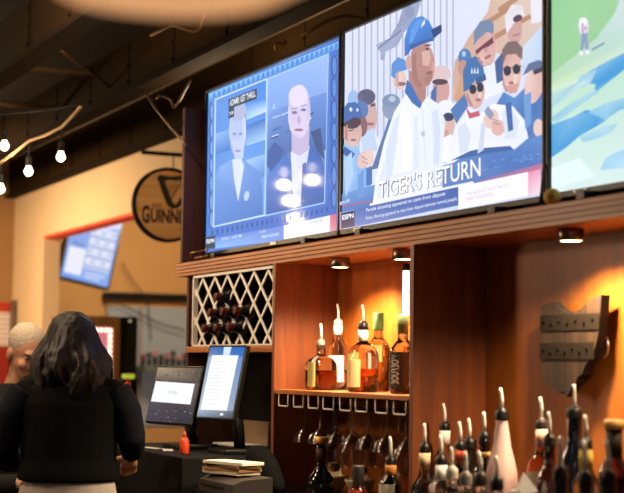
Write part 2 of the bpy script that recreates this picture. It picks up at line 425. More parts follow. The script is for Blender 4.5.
def edge(T):
    i = .012; return [Vector((T[0]+i, YT, T[3]-i)), Vector((T[1]-i, YT, T[3]-i)), Vector((T[1]-i, YT, T[2]+.018)), Vector((T[0]+i, YT, T[2]+.018))]
def base(T, cols):
    i = .012; s = Screen(pY, (0, -1, 0), rect=(T[0]+i, T[1]-i, T[2]+.018, T[3]-i)); f = s.mb.face(edge(T)); s._col(f, cols); return s
#--- left: two presenters in a split frame
s = base(T1, ['#4f8ee0', '#2f66c4', '#2a5fc0', '#3c74d0'])
s.poly([(209, 94), (341, 40.5), (341, 48), (209, 100.5)], ['#8fd0ff', '#7fc0f8', '#3f86da', '#4d92e2'])
for i in range(26):     # little studs along the top strip
    x = 213+i*4.9; y = 94-.404*(x-209); s.poly([(x, y+1), (x+2.4, y), (x+2.4, y+5.2), (x, y+6.2)], '#3a7fd6')
for i in range(7):      # scalloped border left and right
    s.ell(211.5, 112+i*18, 2.2, 9.5, '#1f4fa8'); s.ell(212, 112+i*18, 1.2, 7.5, '#6faaf0')
    s.ell(334.5, 66+i*22, 3.4, 11, '#1d4a9e'); s.ell(334.8, 66+i*22, 2.0, 9, '#4d86dc')
s.poly([(215.5, 99), (268, 78), (266, 216), (213.5, 227.5)], '#cfe6ff')
s.poly([(216.8, 100), (267, 80), (265, 214.6), (214.8, 225.5)], ['#5a93e4', '#3f86e6', '#6fa6ee', '#4f8ee0'])
s.poly([(247, 104), (267, 98), (266.6, 112), (247, 120)], ['#3f92f2', '#3a8cf0', '#cfe8ff', '#b8dcff'])
s.poly([(247, 126), (266.4, 118), (266, 140), (247, 146)], ['#2f6cc8', '#2c68c4', '#a8d2fa', '#9cc8f6'])
s.poly([(216, 134), (231, 129), (231, 150), (216, 155)], ['#8fbcf4', '#7fb0f0', '#3a74cc', '#3f7ad2'])
s.poly([(247, 160), (265.8, 154), (265.4, 176), (247, 182)], ['#a8cdf8', '#8fbdf4', '#4d84d6', '#5a90de'])
s.poly([(215, 226), (215.5, 178), (221, 166), (232, 160), (240, 157), (249, 163), (260, 172), (263, 188), (264, 214.5)], ['#4f83d4', '#6f9ee4', '#86b0ee', '#7aa6ea', '#7aa6ea', '#6c9ae2', '#5f90dc', '#4f83d4', '#3f72c4'])
s.poly([(233, 160), (241, 156), (245, 166), (239, 202), (235, 180)], '#dfe6fb')
s.ell(238.5, 130, 8.4, 27, ['#cdd6f6', '#dfe0f8', '#cfd4f4', '#b9c8f0'] * 5)
s.ell(238.5, 110, 8.6, 11, '#b4b9dc'); s.poly([(232, 140), (246, 138), (244, 158), (236, 160)], '#c8d0f2')
for x in (235.2, 241.4): s.ell(x, 134, 1.9, 1.4, '#8a93c0')
s.ell(238.8, 151, 3, 1.1, '#b08fb0')
s.ell(247.5, 196, 2.6, 5, '#bcd4f8', .2)
s.poly([(229.5, 99.6), (257.8, 88.4), (257.8, 98.8), (235, 107.2), (235, 116.8), (229.5, 118.8)], '#0f1c34')
s.text('ADAMS: GET THRILL', (230.6, 106.6), (256.6, 96.6), 6.3, '#f4f6ff', .02)
s.text('>>', (230.4, 115.8), (234.4, 114.4), 4, '#f4f6ff', .02)
s.poly([(268.2, 78.2), (330, 53.2), (326, 203.5), (265.6, 216.5)], '#a9cdf8')
s.poly([(269.2, 79.4), (329, 55.2), (325, 202.4), (266.6, 215)], ['#8fb4f4', '#9cbcf6', '#3f6cc0', '#4a78cc'])
s.poly([(269, 112), (286, 106), (328, 92), (327, 150), (268, 165)], ['#7fa0e4', '#6f94de', '#6a90da', '#2f5cb0', '#31579e'])
for i in range(15):     # town at dusk behind him
    x = 270+random.random()*56; y = 116-.33*(x-270)+random.random()*26
    s.poly([(x, y), (x+7, y-2.5), (x+7, y-.6), (x, y+1.9)], random.choice(['#dfeaff', '#3a62b0', '#23479a', '#a8c4f2', '#6f9ae6', '#24478e']))
s.poly([(274, 109), (275, 103), (276, 109)], '#cfe0ff')
s.poly([(268, 214.8), (268.5, 176), (276, 163), (292, 152), (300, 150), (313, 147), (322, 154), (326, 168), (325.4, 202)], ['#2f5cb0', '#4d7cd0', '#4a78cc', '#3a68c0', '#3a68c0', '#2f5cb4', '#2c58ae', '#3463ba', '#2a54a8'])
s.poly([(268, 165), (270, 150), (276, 142), (285, 150), (282, 160), (272, 172)], '#2b549e')
s.poly([(292, 152), (300, 147), (311, 146), (304, 190), (303, 206), (295, 208)], ['#e6e8fc', '#e8e2f8', '#d8dcf6', '#d6dcf8', '#c8d2f4', '#d6dcf8'])
s.poly([(304, 164), (308, 162), (306, 200), (302, 206)], '#3a60ae')
s.poly([(312, 132), (322, 128), (326, 160), (318, 150)], '#25407c')
s.poly([(293, 132), (311, 126), (310, 150), (301, 156), (293, 152)], '#cbb6da')
s.ell(300.6, 112, 11.3, 27.5, ['#d9c4e2', '#e6d2e8', '#f0e0f0', '#e4d4ec', '#d4c6e6', '#c8b8de'] * 3, .03)
s.ell(299.5, 97, 9.6, 11.5, '#ecdcf0')
for x in (296, 305): s.ell(x, 111.5-(x-300)*.3, 2.7, 1.5, '#7a6c9c'); s.line(x-3, 108-(x-300)*.3, x+3, 106.6-(x-300)*.3, 1.1, '#a08ab0')
s.ell(300.5, 120, 1.6, 4, '#c4a4c8'); s.ell(300.3, 130, 4.6, 1.5, '#a86e94')
for i in range(24):     # tick marks under the frame
    x = 213+i*5; y = 230.5-.2*(x-213); s.poly([(x, y), (x+1.6, y-.3), (x+1.6, y+4.6), (x, y+5)], '#1f3f94')
s.poly([(217, 238), (286, 225.6), (286, 240.2), (217, 248.6)], ['#5f90e2', '#6a7fd8', '#7a9ae6', '#8fc0f6'])
s.poly([(285.6, 225.8), (332, 215.4), (332, 233), (285.6, 240.2)], '#f6f4fc')
s.poly([(332, 215.4), (338.3, 213.8), (338.3, 232), (332, 233)], ['#e86a86', '#e2506c', '#ee8a9a', '#f0a0b0'])
s.poly([(207.2, 237.4), (217, 235.6), (217, 247.8), (207, 249.4)], '#0e1738')
s.text('ESPN', (208.2, 243.8), (216.2, 242.6), 4.2, '#f4f6ff', .03)
s.text('GOLF - 2:00 PM', (223.5, 240.4), (243.5, 237), 2.6, '#dbe6ff')
s.text('FIRST ROUND', (263.8, 238.6), (281, 235.4), 2.8, '#eef2ff')
s.text('2:30', (261, 233.4), (267.6, 232.2), 2.4, '#cfd8fa')
s.text('FINAL DRIVE', (300, 226.6), (324, 221.6), 3, '#b8b8cc'); s.text('LATE', (303, 231.6), (309.4, 230.4), 2.2, '#cfcfdc')
tv1 = s
for f in s.mb.b.faces:
    for l in f.loops:
        c4 = l[s.lay]; l[s.lay] = (c4[0]*.86+.075, c4[1]*.88+.085, c4[2]*.92+.09, 1)
television(*T1, 'leftmost television showing two suited presenters on a blue split screen', s, (273, 240))

#--- middle: golf crowd
s = base(T2, ['#dfe4f8', '#e6e8fa', '#cfd8f2', '#d4dcf4'])
for i in range(17):
    x = 352+i*6.3; s.poly([(x, -62), (x+1.5, -62), (x+1.1, 150), (x-.4, 150)], '#b2b6cc')
s.poly([(452, 100), (455, 62), (470, 36), (488, 12), (500, -40), (546, -50), (546, 40), (520, 62), (480, 72)], ['#d8b49c', '#d4a88c', '#d2a184', '#d8b49a', '#e6cdb8', '#e8d8cc', '#dcc6bc', '#dab9a6', '#d6ae98'])
for p in ([(478, 26), (512, 4), (514, 8), (480, 31)], [(492, 36), (530, 14), (532, 18), (494, 41)], [(498, 8), (546, -24), (546, -18), (500, 13)]): s.poly(p, '#b98664')
s.poly([(454, 100), (462, 70), (470, 62), (474, 80), (466, 110)], '#d2a078')
s.poly([(524, 46), (546, 22), (546, 80), (522, 72)], ['#d6e2f4', '#c2d8f0', '#b4cdec', '#c4d4ea'])
s.poly([(530, -20), (546, -28), (546, 20), (532, 24)], '#eceaf2')
s.poly([(376, 45), (390, 38), (399, 22), (408, -8), (428, -20), (416, 20), (404, 33), (398, 46), (386, 52), (385, 60), (381, 60), (381, 53)], ['#a8b0cc', '#9aa4c4', '#8f9abc', '#a3acc8'] * 3)
s.ell(410, 12, 5, 6, '#8c96b8'); s.line(378, 49, 402, 30, 1.2, '#6c7698')
# spectators at left
s.ell(354, 100, 6, 10, '#9cbce8'); s.ell(368.5, 116, 9, 21, '#d0aca6'); s.ell(367, 97, 9, 8, '#5a5674'); s.poly([(359, 99), (363, 92), (362, 112), (359, 112)], '#6a6480')
s.poly([(371, 104), (376, 103), (376, 106), (371, 107)], '#7a4a58'); s.ell(371, 124, 4, 1.6, '#a86a74')
s.poly([(360, 140), (376, 134), (388, 150), (384, 190), (366, 196)], '#dfe8f8'); s.poly([(360, 134), (374, 128), (378, 150), (364, 156)], '#c4d6f2')
s.ell(362, 110, 7, 9, '#557ab8'); s.ell(362, 126, 6, 11, '#8a5e62')
s.poly([(341, 216), (341, 152), (347, 140), (358, 146), (364, 160), (372, 178), (372, 206)], ['#86b4ec', '#96c0f0', '#a8ccf4', '#9cc4f2', '#8ab6ec', '#7faee8', '#77a6e2'])
s.ell(353, 132, 9.5, 15, ['#d8b4ac', '#e4c6be', '#d4aaa2'] * 6); s.ell(352, 122, 9.5, 7, '#4a3038')
s.poly([(343, 124), (343.5, 110), (348, 103), (356, 102), (362, 109), (363, 119), (355, 117)], '#4168ac'); s.ell(351.5, 109.5, 1.6, 2, '#dfe8ff'); s.ell(358, 110, 1.3, 1.8, '#cfdcff')
s.line(349, 131, 354, 130, 1.3, '#6b4a4e'); s.ell(354, 140, 3, 1.2, '#a06a6c'); s.poly([(345, 146), (356, 154), (352, 160), (344, 154)], '#3a62a8')
s.ell(364, 160, 6, 9, '#e6c2ba', .3); s.ell(370, 158, 5, 9, '#edccc4'); s.line(362, 156, 368, 160, 1, '#b88a86'); s.line(363, 161, 369, 164, 1, '#b88a86')
s.poly([(367, 168), (373, 166), (373, 184), (367, 186)], '#4a72b8')
s.poly([(372, 170), (392, 112), (400, 104), (396, 130), (380, 168)], '#5d74a8')
s.ell(391.5, 108, 8.6, 11.5, '#8f9cb8'); s.ell(392, 101, 9, 7, '#7f93b4'); s.ell(393, 99, 3.4, 3, '#b8c6dc')
s.ell(400.5, 80, 7, 10, '#e6c8bc'); s.ell(402, 84, 5, 2, '#8c6468'); s.poly([(392, 76), (392.6, 64), (399, 57), (406, 60), (408, 70), (399, 72), (396, 79)], '#5b90d8')
# spectators in the middle right
s.ell(442, 90, 8.5, 15, '#cf9f96'); s.ell(442, 74, 10, 8.5, '#e0c4c4'); s.ell(441, 82, 8, 3, '#54323e'); s.poly([(432, 92), (438, 84), (437, 108), (431, 112)], '#4868a4')
s.ell(448, 122, 8, 16, '#dcb4a6'); s.ell(447, 108, 9, 8, '#eef0fa'); s.ell(449.5, 117, 5.5, 4.4, '#2b3252'); s.ell(446, 134, 4, 5, '#d2988a')
s.poly([(440, 160), (441, 140), (452, 134), (458, 150), (458, 165)], '#f4f6fe')
s.ell(466, 58, 6.6, 9.5, '#4a7cb6'); s.ell(465, 54, 2, 3, '#a8c8ea'); s.ell(464, 68, 5, 8, '#c4907e')
s.poly([(480, 70), (492, 52), (502, 54), (503, 92), (484, 100)], ['#e8ecf8', '#dfe6f6', '#cfd8ee', '#eef0fa', '#f2f4fc'])
s.ell(487, 44, 10, 22, ['#dcb0a6', '#e4bcb0', '#d49e96'] * 6, -.15); s.poly([(475, 46), (475, 32), (481, 22), (490, 19), (495, 24), (495, 34), (488, 32), (479, 40)], '#7486a8')
s.poly([(476.5, 51), (494, 37), (495, 43), (488, 48), (484, 49), (478, 55)], '#702a40'); s.ell(489, 57, 4, 1.6, '#b0606a', -.5); s.ell(487.5, 50, 1.6, 3, '#cc948c')
s.poly([(496, 62), (504, 52), (505, 80), (498, 84)], '#3d5b92')
s.ell(516, 30, 7.5, 15, '#cfa098'); s.poly([(508, 34), (506, 16), (513, 5), (523, 5), (526, 16), (519, 18), (512, 28)], ['#f2eef2', '#e8e2e8', '#eee8ee', '#e2dade'] * 2); s.ell(519, 18.5, 5, 3.4, '#54303c', -.5); s.line(514, 36, 521, 34, 1.4, '#a46a6a')
s.poly([(498, 104), (505, 92), (516, 98), (528, 86), (546, 76), (546, 140), (515, 146)], ['#4a78ba', '#4f82c8', '#5a8ccc', '#4a7ec4', '#3f6cb0', '#5a86c6', '#3c68ac'])
s.ell(513.5, 72, 9.4, 22, ['#deb2a4', '#e8c0b2', '#d4a296'] * 6); s.poly([(504, 66), (503.5, 50), (509, 42), (518, 41), (524, 48), (523.5, 60), (517, 54), (508, 55)], '#7c625e')
s.ell(508.8, 71, 3.8, 5.2, '#1e1c28'); s.ell(518, 69.4, 3.9, 5.2, '#1e1c28'); s.line(504, 69, 523.4, 66.4, 1.1, '#2a2630'); s.ell(513.5, 83, 3.4, 1.5, '#a8625e'); s.poly([(508, 86), (521, 83), (518, 93), (511, 94)], '#d49e92')
s.ell(536, 84, 9.5, 20, ['#e8c4ba', '#f0d0c6', '#dcb0a6'] * 6, .2); s.poly([(524, 76), (530, 64), (540, 60), (546, 62), (546, 71), (534, 70)], '#5d6a92'); s.poly([(534, 71), (546, 66), (546, 71), (536, 75)], '#3a2838')
s.ell(540, 128, 5, 9, '#eccac2')
# man with cap and phone
s.poly([(448, 166), (452, 140), (460, 122), (470, 108), (482, 114), (494, 104), (514, 106), (526, 120), (530, 138), (518, 148), (500, 150), (480, 160)], ['#f2f4fe', '#eef1fc', '#e8edfa', '#eef1fc', '#f4f6fe', '#f8f8ff'] * 2)
s.poly([(452, 110), (466, 94), (470, 106), (458, 124)], '#4d78b8')
s.ell(477, 92, 9.5, 17, ['#dcb0a4', '#e6beb2', '#d2a096'] * 6); s.poly([(465, 92), (464.5, 72), (469, 60), (477, 56), (484, 62), (486.5, 76), (477, 80), (470, 90)], '#3a6eaa'); s.poly([(477, 79), (487, 74), (488, 80), (478, 85)], '#2c568e')
for x in (472.5, 475.4, 478.4): s.poly([(x, 74), (x+1, 67), (x+2, 73)], '#e8f2ff')
s.ell(474.6, 89.5, 3.6, 4.8, '#1b2030'); s.ell(482, 87.6, 3.4, 4.8, '#1b2030'); s.ell(480, 100, 3, 1.4, '#a8605a'); s.poly([(467, 106), (472, 113), (481, 111), (482, 116), (471, 119)], '#c85a68')
s.ell(493, 119, 7.5, 10, '#ecc8be', .3); s.ell(500, 128, 7, 8, '#e2b4aa', .2)
for k in range(3): s.line(488+k*3, 114+k*4, 496+k*3, 117+k*4, 1.1, '#a87e80')
s.poly([(486, 112), (490, 106), (496, 114), (492, 120)], '#8a9ab8')
# barrier banner
s.poly([(341, 195), (380, 184), (455, 163), (472, 152), (484, 149), (512, 146), (516, 150), (528, 140), (546, 134), (546, 176), (341, 216)], ['#6f9ad6', '#6f9ad6', '#5a84c8', '#4a76be', '#4f7cc4', '#5684ca', '#4f7cc4', '#5684ca', '#5f8cd0', '#4568b0', '#5078c0'])
s.poly([(452, 161), (472, 151), (486, 148), (512, 146), (516, 150), (486, 154)], '#36609f')
s.line(341, 207.5, 380, 199.6, 1.4, '#b4607c'); s.poly([(480, 181), (546, 163), (546, 172), (482, 184)], ['#8f6aa4', '#c8708e', '#b06a94', '#7a6aac'])
# golfer in white
s.poly([(374, 208), (378, 176), (386, 142), (396, 112), (405, 98), (412, 90), (428, 96), (440, 104), (447, 120), (445, 150), (444, 192)], ['#f4f7ff', '#f4f7ff', '#eef3ff', '#eaf0fe', '#f0f4ff', '#f4f6ff', '#f2f4fe', '#e8eefc', '#dfe8fa', '#e8eefc', '#f4f6ff'])
s.line(424, 108, 430, 196, .8, '#d4dcf0'); s.ell(425, 134, 2, 3, '#b8c4e4')
s.poly([(411, 70), (428, 84), (428, 98), (421, 108), (411, 94)], '#b58076')
s.ell(424.6, 64, 12.6, 22.5, ['#c8988c', '#d8aca0', '#cc9c90', '#b8867c'] * 5, -.08); s.poly([(418, 80), (434, 74), (432, 85), (423, 89)], '#b88478')
s.ell(410.6, 63, 3, 7, '#d4a49a'); s.poly([(406.6, 92), (409, 80), (413, 84), (420, 98), (424, 104), (422, 109), (414, 103)], '#3a6cb4')
s.poly([(406.5, 57), (406.4, 40), (410, 27), (416, 18.5), (424, 16), (431, 21), (435, 29), (436, 39), (425, 42), (415, 46), (410, 55)], ['#3c78cc', '#4080d4', '#4a8adc', '#4f90e0', '#4a8adc', '#4484d6', '#3c78cc', '#346cbc', '#346cbc', '#3870c4', '#346cbc'])
s.poly([(433, 30), (443.6, 24.4), (444, 32), (436, 38.6)], '#183878'); s.poly([(424, 24), (427, 19), (427, 24), (423, 28)], '#dfeaff')
s.line(427, 46, 433, 45, 1.4, '#5a3a3a'); s.ell(429.4, 49.4, 1.8, 1.2, '#3a2626'); s.poly([(433, 50), (437, 62), (432.6, 64)], '#c08c80'); s.ell(431.6, 73, 3.6, 1.6, '#96564e', -.3)
# folds, shadows and small lights on faces and clothes
for pts, c in (([(388, 150), (396, 122), (402, 112), (398, 150), (392, 190), (386, 196)], '#dbe4f8'), ([(404, 120), (410, 112), (414, 150), (410, 196), (404, 198)], '#fafbff'), ([(434, 112), (440, 110), (443, 130), (440, 186), (435, 188), (436, 140)], '#d6dff4'),
               ([(416, 118), (420, 116), (422, 160), (418, 194), (415, 195)], '#e2e9fa'), ([(380, 186), (386, 160), (389, 168), (386, 196), (379, 200)], '#e3eaf9'),
               ([(414, 56), (419, 52), (418, 66), (421, 80), (426, 86), (420, 88), (414, 76)], '#a87468'), ([(424, 52), (431, 50), (433, 58), (431, 66), (425, 66)], '#dab0a2'), ([(426, 78), (435, 74), (434, 80), (428, 84)], '#a9766c'),
               ([(411, 46), (424, 41), (436, 38), (436, 41), (424, 44.5), (413, 50)], '#2c5aa4'), ([(413, 30), (420, 20), (426, 20), (420, 30), (415, 42), (411, 44)], '#5a98e6'),
               ([(460, 128), (468, 122), (474, 136), (470, 152), (462, 154)], '#d9e1f2'), ([(504, 112), (514, 108), (522, 122), (518, 138), (508, 140)], '#dbe3f4'), ([(484, 122), (488, 126), (486, 150), (480, 154)], '#cfd8ec'),
               ([(470, 92), (472, 98), (476, 106), (472, 107), (468, 98)], '#bd8c82'), ([(480, 93), (484, 92), (484, 98), (481, 99)], '#ecc9be'), ([(482, 56), (484, 64), (490, 66), (485, 67), (480, 60)], '#bb8880'), ([(506, 78), (508, 86), (512, 92), (508, 92), (505, 84)], '#bd8d80'), ([(516, 75), (521, 74), (519, 84), (516, 84)], '#f0d0c4'),
               ([(346, 160), (354, 152), (356, 176), (348, 198)], '#b4d2f6'), ([(360, 176), (366, 170), (366, 196), (360, 200)], '#6e9cda'), ([(347, 128), (350, 124), (350, 142), (347, 138)], '#b98a86'),
               ([(526, 96), (534, 92), (534, 124), (528, 130)], '#6c9ad4'), ([(508, 104), (514, 102), (516, 130), (511, 132)], '#3b66a8'), ([(398, 74), (401, 72), (401, 88), (398, 86)], '#cda89e'),
               ([(392, 176), (440, 164), (440, 168), (392, 180)], '#e9eefb')): s.poly(pts, c)
for k in range(60):
    x = 455+random.random()*88; y = 178-.22*(x-455)-random.random()*9; s.poly([(x, y), (x+3+random.random()*5, y-1), (x+3, y+.8)], random.choice(['#5f8fd2', '#4570b8', '#6a9ada', '#3d66ac']))
# captions
s.text("TIGER'S RETURN", (382.4, 199.5), (484.8, 177.1), 17.6, '#2a3a6c', .03)
s.text("TIGER'S RETURN", (382, 199), (484.4, 176.6), 17.4, '#fbfbff', .012)
s.poly([(373.5, 203.6), (476, 181.6), (480, 185), (373, 207.6)], '#f2f2fc')
s.poly([(358, 209.4), (462.2, 187), (462.2, 205.6), (358, 227)], ['#5a74ba', '#3f5ea8', '#4e6ab2', '#8c92cc'])
s.poly([(341, 213), (358, 209.4), (358, 227), (341, 230.4)], ['#8f9cd0', '#7f8cc8', '#c0b8d8', '#d8c4d4'])
s.poly([(344.6, 213.6), (358, 210.8), (358, 226.6), (344.4, 229)], ['#1b1b3c', '#1b1b3c', '#7a5a6c', '#7a5a6c'])
s.text('ESPN', (345.6, 220.4), (357, 218), 5, '#fbfbff', .03)
s.text('golf', (343, 205.4), (353.4, 203.4), 4.4, '#dfe6fa')
s.text('Parade shooting appeared to stem from dispute', (369.6, 213.2), (449, 196.6), 4.6, '#eef0ff')
s.text('Police: Shooting appeared to stem from dispute between several people', (369.4, 221.2), (460.6, 201.6), 4.4, '#dfe4fa')
s.poly([(462.2, 187), (532, 172.2), (532, 195.8), (462.2, 209.6)], '#fbf8fe')
s.poly([(532, 172.2), (545, 169.4), (545, 193.4), (532, 195.8)], ['#ee8ab0', '#f0a0c0', '#f8e4ee', '#f4c8da'])
s.text('THURSDAY 4:00 PM ET', (470, 196), (512, 187), 3.2, '#dcc8dc'); s.text('FIRST ROUND', (469.6, 201.6), (497, 195.8), 3.2, '#e8b8c8')
for f in s.mb.b.faces:
    for l in f.loops:
        c4 = l[s.lay]; l[s.lay] = (c4[0]*.9+.045, c4[1]*.9+.05, c4[2]*.9+.065, 1)
television(*T2, 'middle television showing a golfer in a blue cap before a crowd', s, (357, 233))

#--- right: putting green
s = base(T3, ['#8fd09c', '#d8e8e4', '#cfe4e4', '#d8ecea'])
s.poly([(551, -70), (640, -90), (640, -20), (612, 16), (596, 38), (551, 76)], ['#8cc892', '#a6d4a4', '#b4d8b4', '#9ccc9a', '#94c894', '#9ccf9e'])
s.poly([(640, -60), (640, 40), (551, 84), (551, 74), (597, 38), (614, 16)], ['#c8dcdc', '#bfdad2', '#b8dcb8', '#b4d8b0', '#bcd6cc', '#c8dcdc'])
s.poly([(551, 84), (640, 36), (640, 60), (551, 92)], ['#c4e2b8', '#c8dcd4', '#d4e4dc', '#d4e6d8'])
def shade(pts, c=('#5fa8dc', '#7cb8e2', '#4d9ad6')): s.poly(pts, [c[i % len(c)] for i in range(len(pts))])
shade([(588, 72), (606, 62), (624, 53), (640, 45), (640, 66), (624, 70), (606, 84), (593, 95), (596, 84), (588, 84)])
shade([(580, 76), (598, 68), (590, 84), (572, 92)], ('#a4cfe0', '#94c4de', '#b4d8e2'))
shade([(551, 96), (575, 84), (588, 80), (575, 92), (551, 108)], ('#bcdcdc', '#a8d0dc', '#cfe4e0'))
shade([(551, 125), (573, 117), (586, 110), (603, 111), (606, 121), (594, 128), (580, 136), (566, 148), (551, 158)])
shade([(588, 112), (608, 102), (624, 98), (640, 94), (640, 106), (620, 110), (606, 120)], ('#8cc4e2', '#a8d2e4', '#7cb8de'))
shade([(551, 118), (570, 104), (594, 90), (600, 91), (574, 110), (556, 124)], ('#8fc6de', '#a4d0e0', '#b4d8e2'))
shade([(580, 137), (602, 126), (618, 124), (612, 132), (596, 140), (582, 142)], ('#a8d4e6', '#bcdcea', '#98cce2'))
shade([(600, 170), (606, 158), (620, 150), (640, 146), (640, 170), (624, 168)], ('#9cccea', '#a8d4ee', '#b8dcf0'))
s.poly([(551, 168), (580, 158), (596, 176), (551, 190)], '#e2f2f4')
s.ell(583.6, 22, 4.4, 4.6, '#efeaf4'); s.poly([(578.4, 24), (586, 20), (589, 25), (588, 35), (580.6, 35)], ['#eeeaf6', '#f2eef8', '#e2dcee', '#d4cee6', '#d8d4ea']); s.poly([(582, 24), (583.6, 23), (584, 34), (582.4, 34)], '#b090c4')
s.poly([(582, 34), (588, 33), (588.4, 50), (585.6, 50.4), (585.4, 40), (583, 51), (580.8, 51)], '#8c9cc4'); s.ell(581.4, 53, 2, 2.2, '#f4f4fa'); s.ell(587.6, 52, 2, 2.2, '#f4f4fa')
s.line(592, 50, 605, 43, 1.6, '#5f8aa8'); s.ell(586, 28, 1.6, 2, '#d2a49a'); s.line(586, 32, 590, 50, .6, '#a8a8b8')
television(*T3, 'rightmost television, cut by the frame, showing a man putting on a green', s, (580, 192))
c = onY(552.3, 196, 2.335)
yb = thing('yellow_ball', 'small round yellow ball on the ledge between the middle and right televisions', 'ball', (c.x, 2.335, ZL1))
obj('ball', MB().ball((c.x, 2.335, ZL1+.0235), .0235, 20), mat('yellow foam', '#c99a3c', .7, bump=.3), yb)
obj('dimple', MB().ball((c.x+.019, 2.322, ZL1+.022), .003, 8), mat('brown dot', '#4a3010', .7), yb)
cb = MB()
for dx in (0, .012):
    cb.tube([(-3.624+dx*.4, YT-.03, 1.90), (-3.626+dx*.4, YT-.022, 1.95), (-3.622+dx*.5, YT-.02, 2.0), (-3.624, YT+.02, 2.06)], .0035, 6)
tag(obj('cable', cb, BLACK), 'black cable hanging in the gap between middle and right televisions', 'cable')

# ================================================================== BARREL PLAQUE (state outline)
oh = [(541, 306), (552.5, 302), (558, 308.6), (566, 312), (573, 311.5), (580, 309), (589, 300.5), (595, 297), (601.5, 294.8), (600.4, 315), (598, 335), (595, 348), (591, 358), (584.5, 366), (582, 374), (577, 377.5), (575.6, 384), (571.5, 386), (569, 393), (566, 397), (563.5, 391), (559, 393.6), (554, 389), (548.6, 387.6), (544, 382), (541, 374)]
pp = [onY(u, v, 2.50) for u, v in oh]
pl = thing('barrel_plaque', 'state-shaped plaque of weathered barrel staves with metal hoops on the orange wall', 'plaque', (pp[0].x+.16, 2.53, 1.37))
bm_ = MB().prism(pp, (0, .028, 0))
for f in bm_.b.faces: f.material_index = 0 if len(f.verts) > 4 or f.calc_center_median().x < pp[0].x+.16 and abs(f.normal.z) > .3 else 1
obj('board', bm_, [wood('weathered stave', '#1d1108', '#4a2f16', 'z', .7, 26, 0, planks=(0, .033)), mat('near black edge', '#140d08', .8)], pl)  # side faces coloured darker than the front
HOOP = mat('dark hoop iron', '#221910', .7, 0, bump=.2, spec=.2)
def clip_band(v0, v1):
    z0 = onY(541, v0, 2.5).z; z1 = onY(541, v1, 2.5).z; zz = (z0+z1)/2; xs = []
    for a, b_ in zip(pp, pp[1:]+pp[:1]):
        if (a.z-zz)*(b_.z-zz) < 0: xs.append(a.x+(b_.x-a.x)*(zz-a.z)/(b_.z-a.z))
    return min(xs)-.001, max(xs)+.001, min(z0, z1), max(z0, z1)
for v0, v1 in ((315.5, 331), (343, 359)):
    x0, x1, z0, z1 = clip_band(v0, v1)
    h = obj('hoop', MB().box(x0, x1, 2.497, 2.5, z0, z1), HOOP, pl)
    n = 7
    for i in range(n): obj('rivet', MB().ball((x0+.02+(x1-x0-.05)*i/(n-1), 2.497, (z0+z1)/2+.004*(-1)**i), .0055, 8), mat('black rivet', '#0c0a08', .9, spec=.1), h)
rg = MB(); c = onY(602, 346, 2.535)
rg.tube([c+Vector((.005+.022*math.cos(a), 0, .03*math.sin(a))) for a in [PI*(-.6+1.2*i/14) for i in range(15)]], .005, 8)
obj('handle', rg, STEEL, pl, label='small metal loop at the right edge')

# ================================================================== BOTTLES
CLEAR = glass('clear glass', '#f4f0ea'); GREEN = glass('green glass', '#7f9a5a'); AMBERG = glass('amber glass', '#c47a30'); PINKG = glass('pink glass', '#d89a94')
LIQ = {'whiskey': glass('whiskey', '#b8561a'), 'dark': glass('dark rum', '#6a2a10'), 'gold': glass('gold spirit', '#dc9a48'), 'pink': glass('pink liquor', '#d88a80'), 'clear': glass('clear spirit', '#f2ede6')}
DGL = mat('black bottle glass', '#0a0908', .1, coat=.6, var=0); NAVY = mat('navy bottle glass', '#0e1420', .12, coat=.6, var=0); REDB = mat('red brown bottle glass', '#3a140c', .12, coat=.6, var=0)
FROST = mat('frosted pale pink bottle', '#d9b4ae', .45, var=.04); PURP = glass('violet glass', '#8a5a8c')
def LB(c): return mat('label '+c, c, .7, var=.05)
def prof_of(kind, R, rn, h):
    if kind == 'std': return [(R*.86, 0), (R, .006), (R, h*.60), (R*.93, h*.66), (R*.62, h*.73), (rn*1.1, h*.78), (rn, h*.82), (rn, h*.97), (rn*1.15, h*.975), (rn*1.15, h)]
    if kind == 'squat': return [(R*.86, 0), (R, .006), (R, h*.52), (R*.96, h*.60), (R*.75, h*.69), (rn*1.5, h*.75), (rn, h*.8), (rn, h*.95), (rn*1.25, h*.955), (rn*1.25, h)]
    if kind == 'taper': return [(R*.9, 0), (R, .006), (R, h*.42), (R*.97, h*.50), (R*.80, h*.62), (R*.58, h*.73), (rn*1.25, h*.85), (rn, h*.93), (rn, h)]
    if kind == 'flare': return [(R*.9, 0), (R, .008), (R, h*.38), (R*.85, h*.50), (R*.55, h*.60), (rn*1.2, h*.68), (rn, h*.74), (rn, h*.97), (rn*1.15, h*.975), (rn*1.15, h)]
    if kind == 'globe': return [(R*.7, 0), (R*.95, h*.06), (R, h*.18), (R*.92, h*.32), (R*.6, h*.44), (rn*1.2, h*.52), (rn, h*.58), (rn, h)]
def arc_band(r, z0, z1, a0, a1, n=14, sq=0):
    m = MB()
    def P(a, z, rr):
        ca, sa = math.cos(a), math.sin(a); k = 1/max(abs(ca)**sq+abs(sa)**sq, 1e-6)**(1/sq) if sq else 1
        return Vector((rr*k*ca, rr*k*sa, z))
    for i in range(n):
        b0 = a0+(a1-a0)*i/n; b1 = a0+(a1-a0)*(i+1)/n
        f = m.face([P(b0, z0, r), P(b1, z0, r), P(b1, z1, r), P(b0, z1, r)]); f.smooth = True
        f = m.face([P(b0, z0, r-.0006), P(b0, z1, r-.0006), P(b1, z1, r-.0006), P(b1, z0, r-.0006)]); f.smooth = True
    bmesh.ops.remove_doubles(m.b, verts=m.b.verts, dist=1e-5)
    return m
FRONT = math.radians(-70)
